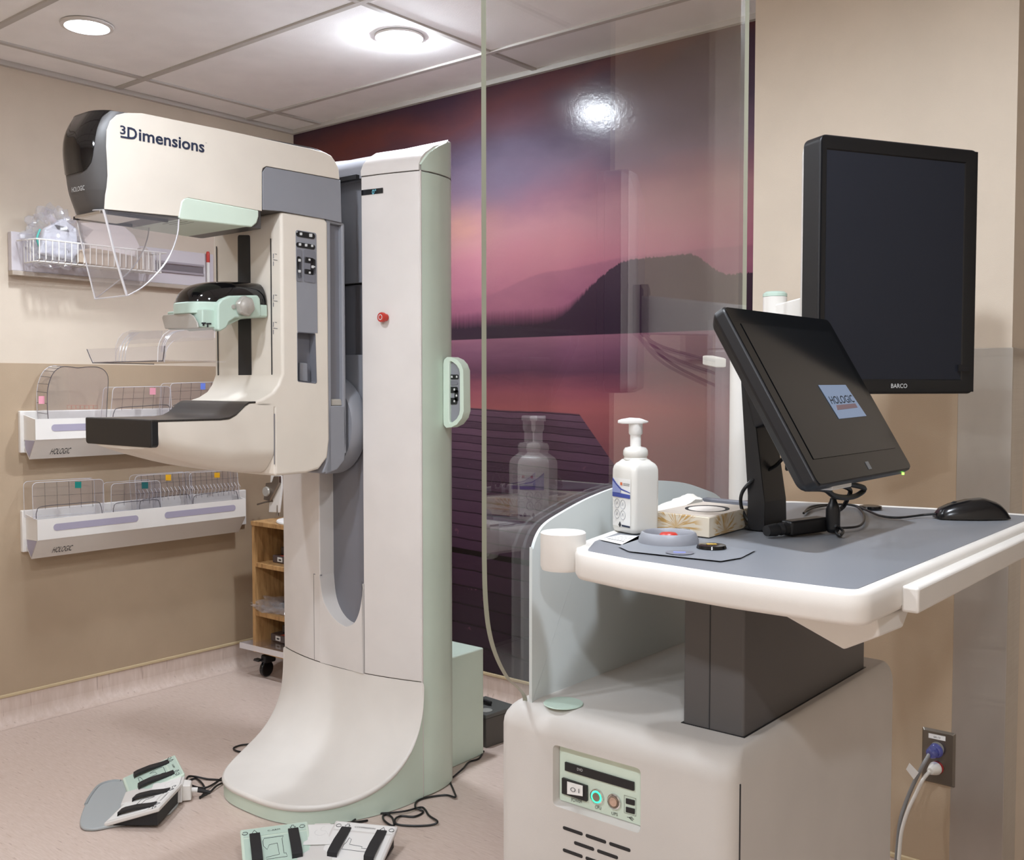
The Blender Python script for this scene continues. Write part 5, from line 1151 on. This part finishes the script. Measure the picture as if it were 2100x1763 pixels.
# stand
st0 = V(-.806, 0, DT); 
sA = [V(-.800, 0, DT), V(-.768, 0, DT), V(-.768, 0, DT + .05), V(-.801, 0, DT + .30), V(-.808, 0, DT + .312), V(-.818, 0, DT + .30), V(-.800, 0, DT + .06)]
y0s, y1s = 1.612, 1.702
sd = MB().bridge([V(p.x, y0s, p.z) for p in rpoly(sA, .01, 3)], [V(p.x, y1s - .02 * (p.z - DT) / .3, p.z) for p in rpoly(sA, .01, 3)]).build('stand_post', M['black'], tm, bevel=.010, seg=4)
MB().bridge([V(-.81, y0s, DT), V(-.745, y0s, DT), V(-.745, y1s, DT), V(-.81, y1s, DT)], [V(-.805, y0s + .005, DT + .010), V(-.755, y0s + .005, DT + .010), V(-.755, y1s - .005, DT + .010), V(-.805, y1s - .005, DT + .010)]).build('stand_foot', M['black'], tm, bevel=.004)
fx = lambda z: interp(z, [DT + .05, DT + .30], [-.790, -.815]) + .0005
rgc = X(1570, 881, -.7885); ax = V(.995, 0, .1)
rgc = rgc - V(.004, 0, 0)
MB().lathe([(.0088, -.004), (.0088, .002), (.0072, .003), (.0066, .001), (.0, .0008)], rgc + V(.004, 0, 0), ax, 28).build('port_ring', M['knob'], sd, ang=30); MB().lathe([(.0066, .0015), (.0, .0018)], rgc + V(.004, 0, 0), ax, 24).build('port_hole', M['rubber'], sd)
text('lettering', 'gotron', X(1550, 812, -.796), X(1558, 850, -.791), X(1556, 810, -.796), M['grey'], sd)
MB().obox(V(-.760, 1.655, 1.345), V(.040, 0, .015), V(0, .045, 0), V(-.01, 0, .035)).build('tilt_bracket', M['black'], tm, bevel=.006)
kx = lambda a, b, x: X(a, b, x)
MB().tube(spline([V(-.70, 1.55, 1.235), kx(1612, 935, -.75), kx(1590, 955, -.77), kx(1555, 975, -.785), kx(1528, 1000, -.80), kx(1519, 1022, -.815), kx(1523, 1048, -.815), kx(1535, 1068, -.80), kx(1552, 1080, -.785), kx(1585, 1085, -.765)], 7), .0032, 8).build('cable', M['cord'], tm)
und = V(-.615, 1.5, 1.215)
MB().tube(spline([V(-.63, 1.46, 1.215), kx(1690, 1003, -.64), kx(1710, 1016, -.645), kx(1735, 1020, -.65), kx(1758, 1015, -.65), kx(1771, 1000, -.645), V(-.64, 1.62, 1.212)], 6), .0048, 8).build('cable', M['cord'], tm)
MB().tube(spline([V(-.64, 1.585, 1.214), kx(1742, 1003, -.655), kx(1738, 1022, -.66), kx(1728, 1040, -.67), kx(1708, 1052, -.68)], 6), .0040, 8).build('cable', M['cord'], tm)
MB().box(-.66, -.612, 1.52, 1.60, 1.208, 1.222).build('card_reader', M['tray'], tm, bevel=.002)
# in-line adapters lying on the desk under the screen
ad = thing('cable_adapter', 'black in-line cable adapter lying on the desk under the tilted touch screen', 'adapter', (-.76, 1.6, DT))
p0, p1 = Z(1612, 1083, DT + .012), Z(1687, 1073, DT + .014)
dr = (p1 - p0).normalized(); sd2 = V(-dr.y, dr.x, 0)
MB().obox((p0 + p1) / 2, dr * ((p1 - p0).length / 2), sd2 * .013, V(0, 0, .0125)).build('adapter_body', M['black'], ad, bevel=.004)
MB().lathe([(.009, -.045), (.011, -.025), (.009, -.02), (.011, -.012), (.009, -.008), (.011, 0)], p0, dr, 14).build('plug_collar', M['rubber'], ad)
q0 = Z(1708, 1068, DT + .02); MB().lathe([(.005, .04), (.006, .034), (.009, .028), (.012, .02), (.012, -.014), (.008, -.02)], q0, (0, 0, 1), 14).build('plug_body', M['black'], ad, bevel=.002)
MB().tube([p1, lerp(p1, q0, .6), q0], .007, 8).build('link', M['rubber'], ad)
MB().tube(spline([q0 + V(0, 0, .035), kx(1707, 1020, -.68), kx(1703, 1000, -.645)], 5), .0024, 8).build('cable', M['cord'], ad)
MB().tube(spline([q0 + V(0, 0, -.012), Z(1712, 1082, DT + .006), Z(1716, 1094, DT + .003), Z(1722, 1098, DT + .003), Z(1729, 1090, DT + .006), Z(1722, 1082, DT + .01), Z(1713, 1078, DT + .014)], 6), .0026, 8).build('cable', M['cord'], ad)
# mouse
ms_ = thing('computer_mouse', 'glossy black corded mouse at the rear right of the grey desk top', 'mouse', (-.555, 2.02, DT))
mc = (Z(1912, 1062, DT) + Z(2056, 1064, DT)) / 2 + V(.004, .012, 0); ml = Z(2056, 1060, DT) - Z(1912, 1060, DT); L = ml.length; mu = ml.normalized(); mv = V(-mu.y, mu.x, 0)
rg = []
for t in [k / 16 for k in range(17)]:
    wdt = .031 * (max(0, math.sin(math.pi * min(1, max(.03, .06 + t * .88)))) ** .38); hgt = interp(t, [0, .05, .2, .45, .65, .85, .95, 1], [.008, .019, .028, .036, .0385, .030, .018, .006])
    c = mc + mu * (t - .5) * L
    rg.append([c + mv * (wdt * math.copysign(abs(math.cos(a)) ** .7, math.cos(a))) + V(0, 0, max(0, hgt * (math.sin(a) if math.sin(a) > 0 else 0)) + .0005) for a in [math.pi * k / 14 for k in range(15)]])
MB().loft(rg).build('mouse_body', mat('mouse_black', '#101012', .22), ms_, ang=60)
w0 = mc - mu * L * .24 + V(0, 0, .0235); MB().lathe([(.008, -.003), (.009, 0), (.008, .003)], w0, mv, 18).build('scroll_wheel', M['rubber'], ms_)
MB().tube(spline([mc - mu * L * .5 + V(0, 0, .008), Z(1890, 1056, DT + .004), Z(1845, 1061, DT + .003), Z(1808, 1058, DT + .003), Z(1780, 1047, DT + .004), Z(1752, 1036, DT + .006), Z(1715, 1034, DT + .006), Z(1665, 1038, DT + .004), Z(1648, 1052, DT + .004)], 7), .0022, 8).build('cord', M['cord'], ms_)
lo_ = MB().tube(spline([Z(a, b, DT + .004) for a, b in ((1650, 1050), (1672, 1040), (1720, 1034), (1752, 1037), (1769, 1050), (1772, 1066), (1762, 1078), (1735, 1082), (1690, 1082), (1640, 1086))], 7), .0021, 8).build('loose_cable', M['cord'])
tag(lo_, 'thin black cable looped on the desk under the touch screen', 'cable')
# ================================================================ review monitor, its pole and arm
rmn = thing('review_monitor', 'tall black portrait monitor with a blank dark screen before the beige pier', 'monitor', (-.7, 2.1, 1.6))
wv = V(.492, .8706, 0); nv = V(.8706, -.492, 0); c0 = V(-.792, 1.912, 0)
pln = lambda a, b, o=0.0: PL(a, b, c0 + nv * o, nv)
TLp, TRp, BRp = pln(1682, 273), pln(2007, 309), pln(2003, 807)
Wm = (TRp - TLp).dot(wv); zt_, zb2 = (TLp.z + TRp.z) / 2, BRp.z
s0 = TLp.dot(wv) - c0.dot(wv)
fpt = lambda u, z, o=0.0: c0 + wv * (s0 + Wm * u) + V(0, 0, z) + nv * o
fr_ = rpoly([fpt(0, zb2), fpt(1, zb2), fpt(1, zt_), fpt(0, zt_)], .016, 6)
MB().bridge([p - nv * .052 for p in fr_], fr_).build('casing', M['black'], rmn, bevel=.003)
MB().bridge([p - nv * .072 for p in rpoly([fpt(.03, zb2 + .01), fpt(.97, zb2 + .01), fpt(.97, zt_ - .01), fpt(.03, zt_ - .01)], .02, 6)], [p - nv * .052 for p in rpoly([fpt(0.003, zb2 + .001), fpt(.997, zb2 + .001), fpt(.997, zt_ - .001), fpt(0.003, zt_ - .001)], .017, 6)]).build('back_shell', M['white'], rmn, bevel=.004)
sa, sb, sc_, sd_ = pln(1694, 303), pln(1981, 334), pln(1981, 780), pln(1694, 775)
us0, us1 = (sa - TLp).dot(wv) / Wm, (sb - TLp).dot(wv) / Wm; zs1, zs0 = (sa.z + sb.z) / 2, sc_.z
mb = MB(); o4 = [fpt(u, z, .0025) for u, z in ((0.01, zb2 + .004), (.99, zb2 + .004), (.99, zt_ - .004), (.01, zt_ - .004))]; i4 = [fpt(u, z, .0025) for u, z in ((us0, zs0), (us1, zs0), (us1, zs1), (us0, zs1))]; i5 = [fpt(u, z, .0002) for u, z in ((us0 + .006, zs0 + .003), (us1 - .012, zs0 + .003), (us1 - .012, zs1 - .003), (us0 + .006, zs1 - .003))]
mb.loft([o4, i4, i5], True, False); mb.build('bezel', mat('bezel_black', '#131416', .3), rmn)
scn = decal('screen', [fpt(u, z, 0.0) for u, z in ((us0, zs0), (us1, zs0), (us1, zs1), (us0, zs1))], mat('screen_blank', '#24262d', .35, spec=.25), rmn, .0002, .0004)
text('lettering', 'BARCO', pln(1827, 795.5, .003), pln(1860, 795.5, .003), pln(1827, 786.5, .003), M['lightprint'], rmn, bold=.006)
sbt = [pln(1963, 748, .002), pln(1984, 748, .002), pln(1984, 761, .002), pln(1963, 761, .002)]
MB().prism(sbt, nv * .004).build('sensor_block', M['black'], rmn)
pm = thing('monitor_pole', 'white pole with a jointed arm and mint cap behind the touch screen', 'monitor arm', (-1.03, 2.03, DT))
pc_ = V(-1.03, 2.045, 0)
MB().lathe([(.027, DT), (.027, 1.445), (.0255, 1.447), (.0255, 1.450), (.027, 1.452), (.027, 1.515), (.0, 1.516)], pc_, n=36).build('pole', M['white'], pm)
lv0, lv1 = Y(1480, 744, 2.03), Y(1450, 738, 2.01)
MB().obox((lv0 + lv1) / 2, (lv1 - lv0) / 2, V(.006, .012, 0), V(0, 0, .011)).build('clamp_lever', M['white'], pm, bevel=.003)
jc = Y(1589, 640, 2.20); jr = .027
MB().lathe([(jr, 1.42), (jr, 1.574)], (jc.x, jc.y, 0), n=36).build('joint', M['white'], pm)
MB().lathe([(jr + .0005, 1.5745), (jr + .0005, 1.581), (jr - .006, 1.586), (.0, 1.587)], (jc.x, jc.y, 0), n=36).build('joint_cap', M['mintcool'], pm)
MB().obox((pc_ + V(jc.x, jc.y, 0)) / 2 + V(0, 0, 1.47), V(jc.x - pc_.x, jc.y - pc_.y, 0) / 2, V(-.012, .006, 0), V(0, 0, .025)).build('lower_arm', M['white'], pm, bevel=.004)
bc_ = fpt(.5, 1.52, -.07)
a0 = V(jc.x, jc.y, 1.535)
dA = V(bc_.x - jc.x, bc_.y - jc.y, 0); sdA = V(-dA.y, dA.x, 0).normalized() * .018
MB().bridge([a0 + sdA + V(0, 0, -.05), a0 - sdA + V(0, 0, -.05), a0 - sdA + V(0, 0, .018), a0 + sdA + V(0, 0, .018)], [a0 + dA + sdA + V(0, 0, -.04), a0 + dA - sdA + V(0, 0, -.04), a0 + dA - sdA + V(0, 0, .055), a0 + dA + sdA + V(0, 0, .055)]).build('upper_arm', M['white'], pm, bevel=.004)
MB().obox(fpt(.5, 1.55, -.082), wv * .06, V(0, 0, .06), nv * .010).build('mount_plate', M['black'], pm, bevel=.003)
rn = random.Random(2)
for k in range(3):
    MB().tube(spline([fpt(.35, 1.50, -.075), fpt(.30, 1.46 - .02 * k, -.13 - .01 * k), V(jc.x - .02 + .01 * k, jc.y - .06, 1.40 - .03 * k), V(jc.x - .03, jc.y - .01, 1.36 - .02 * k), V(pc_.x + .03, pc_.y + .01, 1.42)], 6), .0035, 6).build('cable', M['cord'], pm)
# ================================================================ hand sanitiser, wipes box, tissue
sb_ = thing('sanitizer_bottle', 'clear pump bottle of hand foam with a blue and white label on the desk corner', 'bottle', (-.94, 1.47, DT))
b0 = V(-.9415, 1.475, DT + .0005); th0 = math.radians(-20)
uA = V(math.cos(math.radians(-18)), math.sin(math.radians(-18)), 0); vA = V(-uA.y, uA.x, 0)
def bring(hx, hy, r, z):
    pts = [b0 + uA * (sx * hx) + vA * (sy * hy) + V(0, 0, z) for sx, sy in ((-1, -1), (1, -1), (1, 1), (-1, 1))]; return rpoly(pts, r * .8, 6)
BW, BD = .0315, .0292
prof = [(.90, .012, 0.0), (.98, .014, .003), (1.0, .013, .008), (1.0, .011, .095), (1.0, .012, .106), (.97, .014, .112), (.90, .017, .1165), (.74, .019, .1205), (.62, .018, .124)]
M['bottle'] = mat('bottle_plastic', '#dbd8d1', .16, coat=.4); bsdf(M['bottle']).inputs['Subsurface Weight'].default_value = .0
bb = MB().loft([bring(BW * s, BD * s, r * s, z) for s, r, z in prof]).build('bottle_body', M['bottle'], sb_, ang=50)
MB().lathe([(.0185, .121), (.021, .124), (.0195, .127), (.0215, .132), (.021, .139), (.018, .1435), (.010, .1455), (.0, .146)], b0, n=30).build('collar', M['bottle'], sb_)
MB().lathe([(.0092, .143), (.0092, .165), (.0105, .166), (.0118, .168), (.0118, .187), (.0, .188)], b0, n=24).build('pump_stem', M['paper'], sb_)
tp = []
d_ = (_R * 1.0); e_ = V(-d_.y, d_.x, 0)
for s, hw_, z0_, z1_ in ((-.030, .006, .1855, .190), (-.024, .010, .1845, .192), (-.009, .013, .1845, .1945), (.008, .013, .1845, .1935), (.018, .009, .186, .190), (.021, .004, .187, .189)):
    c = b0 + d_ * s; tp.append(rpoly([c - e_ * hw_ + V(0, 0, z0_), c + e_ * hw_ + V(0, 0, z0_), c + e_ * hw_ + V(0, 0, z1_), c - e_ * hw_ + V(0, 0, z1_)], .0015, 2))
MB().loft(tp).build('pump_head', M['paper'], sb_, ang=50)
# label on the left-front face
F_ = lambda u, v: b0 + uA * (-BW + .008 + u * (2 * BW - .016)) - vA * (BD + .0003) + V(0, 0, .010 + v * .082)
lb = decal('front_label', [F_(0, 0), F_(1, 0), F_(1, 1), F_(0, 1)], mat('label_white', '#e3e1dd', .35), sb_, .0002, .0003)
G_ = lambda u, v: F_(u, v) - vA * .0007
bl_ = mat('label_blue', '#3b4a93', .4); lv_ = mat('label_lilac', '#8d97c6', .4)
decal('label_stripe', [G_(0, .61), G_(1, .60), G_(1, .68), G_(0, .70)], bl_, lb); decal('label_wave', [G_(0, .70), G_(.45, .70), G_(.45, .76), G_(.2, .87), G_(0, .96)], lv_, lb)
decal('label_curve', [G_(0, .94), G_(.2, .86), G_(.5, .76), G_(1, .715), G_(1, .73), G_(.5, .79), G_(.22, .89), G_(0, 1.0)], bl_, lb)
decal('label_mark', [G_(.45, .86), G_(.55, .86), G_(.55, .92), G_(.45, .92)], mat('label_orange', '#c8653a', .5), lb)
for k in range(2): MB().tube([G_(.6, .90 - .03 * k), G_(.95, .895 - .03 * k)], .0004, 4).build('print_line', M['ink'], lb)
MB().box(0, 0, 0, 0, 0, 0)
for cx, cy in ((.25, .47), (.58, .46), (.25, .25), (.58, .24)):
    MB().tube([G_(cx + .14 * math.cos(t), cy + .095 * math.sin(t)) for t in [k * math.pi / 8 for k in range(16)]], .0004, 4, True).build('pictogram', M['grey'], lb)
    MB().tube([G_(cx - .05, cy - .03), G_(cx, cy + .04), G_(cx + .05, cy - .02)], .0004, 4).build('pictogram', M['grey'], lb)
decal('hazard_diamond', [G_(.36, .03), G_(.43, -.02), G_(.50, .03), G_(.43, .10)], M['ink'], lb); decal('label_foot', [G_(.55, .005), G_(1, .0), G_(1, .035), G_(.55, .04)], M['navy'], lb)
# wipes box
wb = thing('wipes_box', 'low cardboard wipes box printed with golden bursts, beside the pump bottle', 'box', (-.88, 1.59, DT))
fl_, fr2, rr_ = V(-.916, 1.500, DT), V(-.806, 1.487, DT), V(-.815, 1.672, DT)
rl_ = fl_ + (rr_ - fr2); hB = .0335
def burst_mat():
    m = mat('burst_print', '#d9cdb8', .5); t = NT(m); o = t.obj(); p = t.xyz(o)
    col = (*srgb('#d6cab6'),)
    out_ = None
    for (cx, cy, cz, s_) in ((-.868, 1.49, DT + .012, 1.0), (-.81, 1.55, DT + .004, 1.0), (-.812, 1.65, DT + .018, 1.0)):
        dx = t.m('ADD', t.m('SUBTRACT', p[0], cx), t.m('SUBTRACT', p[1], cy)); dz = t.m('SUBTRACT', p[2], cz)
        an = t.m('ARCTAN2', dz, dx); rr = t.m('SQRT', t.m('ADD', t.m('MULTIPLY', dx, dx), t.m('MULTIPLY', dz, dz)))
        pet = t.noise(t.comb(t.m('MULTIPLY', an, 5.5), t.m('MULTIPLY', rr, 22.0), cx * 9), 1.6, 2)
        k = t.m('MULTIPLY', t.sstep(pet, .50, .58), t.m('SUBTRACT', 1.0, t.sstep(rr, .03, .052)))
        k = t.m('ADD', k, t.m('MULTIPLY', t.m('SUBTRACT', 1.0, t.sstep(rr, .002, .014)), .6), clamp=True)
        out_ = k if out_ is None else t.m('MAXIMUM', out_, k)
    t.put(bsdf(m).inputs['Base Color'], t.mix(t.m('MULTIPLY', out_, .8), col, srgb('#b98a2c'))); return m
bx = MB().bridge([fl_, fr2, rr_, rl_], [p + V(0, 0, hB) for p in (fl_, fr2, rr_, rl_)]).build('carton', burst_mat(), wb, bevel=.0012)
e1, e2 = (fr2 - fl_), (rl_ - fl_)
TPQ = lambda u, v, z: fl_ + e1 * u + e2 * v + V(0, 0, hB + z)
decal('carton_top', [TPQ(.01, .01, 0), TPQ(.99, .01, 0), TPQ(.99, .99, 0), TPQ(.01, .99, 0)], mat('carton_lid', '#c3b7aa', .55), wb, .0002, .0004)
el = [(.5 + .36 * math.cos(t), .52 + .26 * math.sin(t)) for t in [k * math.pi / 16 for k in range(32)]]
MB().prism([TPQ(u, v, .0006) for u, v in el], (0, 0, .0005)).build('opening', M['rubber'], wb)
MB().prism([TPQ(.53 + (u - .5) * .84, .46 + (v - .5) * .78, .0012) for u, v in el], (0, 0, .0005)).build('wipe_sheet', mat('wipe', '#d8cfc6', .7), wb)
FT = lambda u, v: fl_ + e1 * u + V(0, 0, hB * v) + V(-.0, -.0006, 0)
text('lettering', 'QUICK WIPES', FT(.38, .19), FT(.66, .19), FT(.38, .32), M['ink'], wb); 
wpx = [(1338, 1062), (1346, 1043), (1366, 1034), (1392, 1024), (1416, 1012), (1425, 1020), (1427, 1040), (1424, 1060)]
rnd = random.Random(4); rg = []
for k in range(7):
    x_ = lerp(-.985, -.945, k / 6); f = 1 - .18 * abs(k - 2.5) / 3
    pts = [X(a, b, -.965) for a, b in wpx]; pts = spline(pts, 3, True)
    rg.append([V(x_ + rnd.uniform(-.002, .002), p.y + rnd.uniform(-.003, .003), max(DT + .001, DT + (p.z - DT) * f + rnd.uniform(-.002, .002))) for p in pts])
tio = MB().loft(rg).build('crumpled_wipes', mat('crumpled_paper', '#e0dad0', .7), None, ang=20)
tag(tio, 'crumpled cream wipes packet between the pump bottle and the wipes box', 'packet')
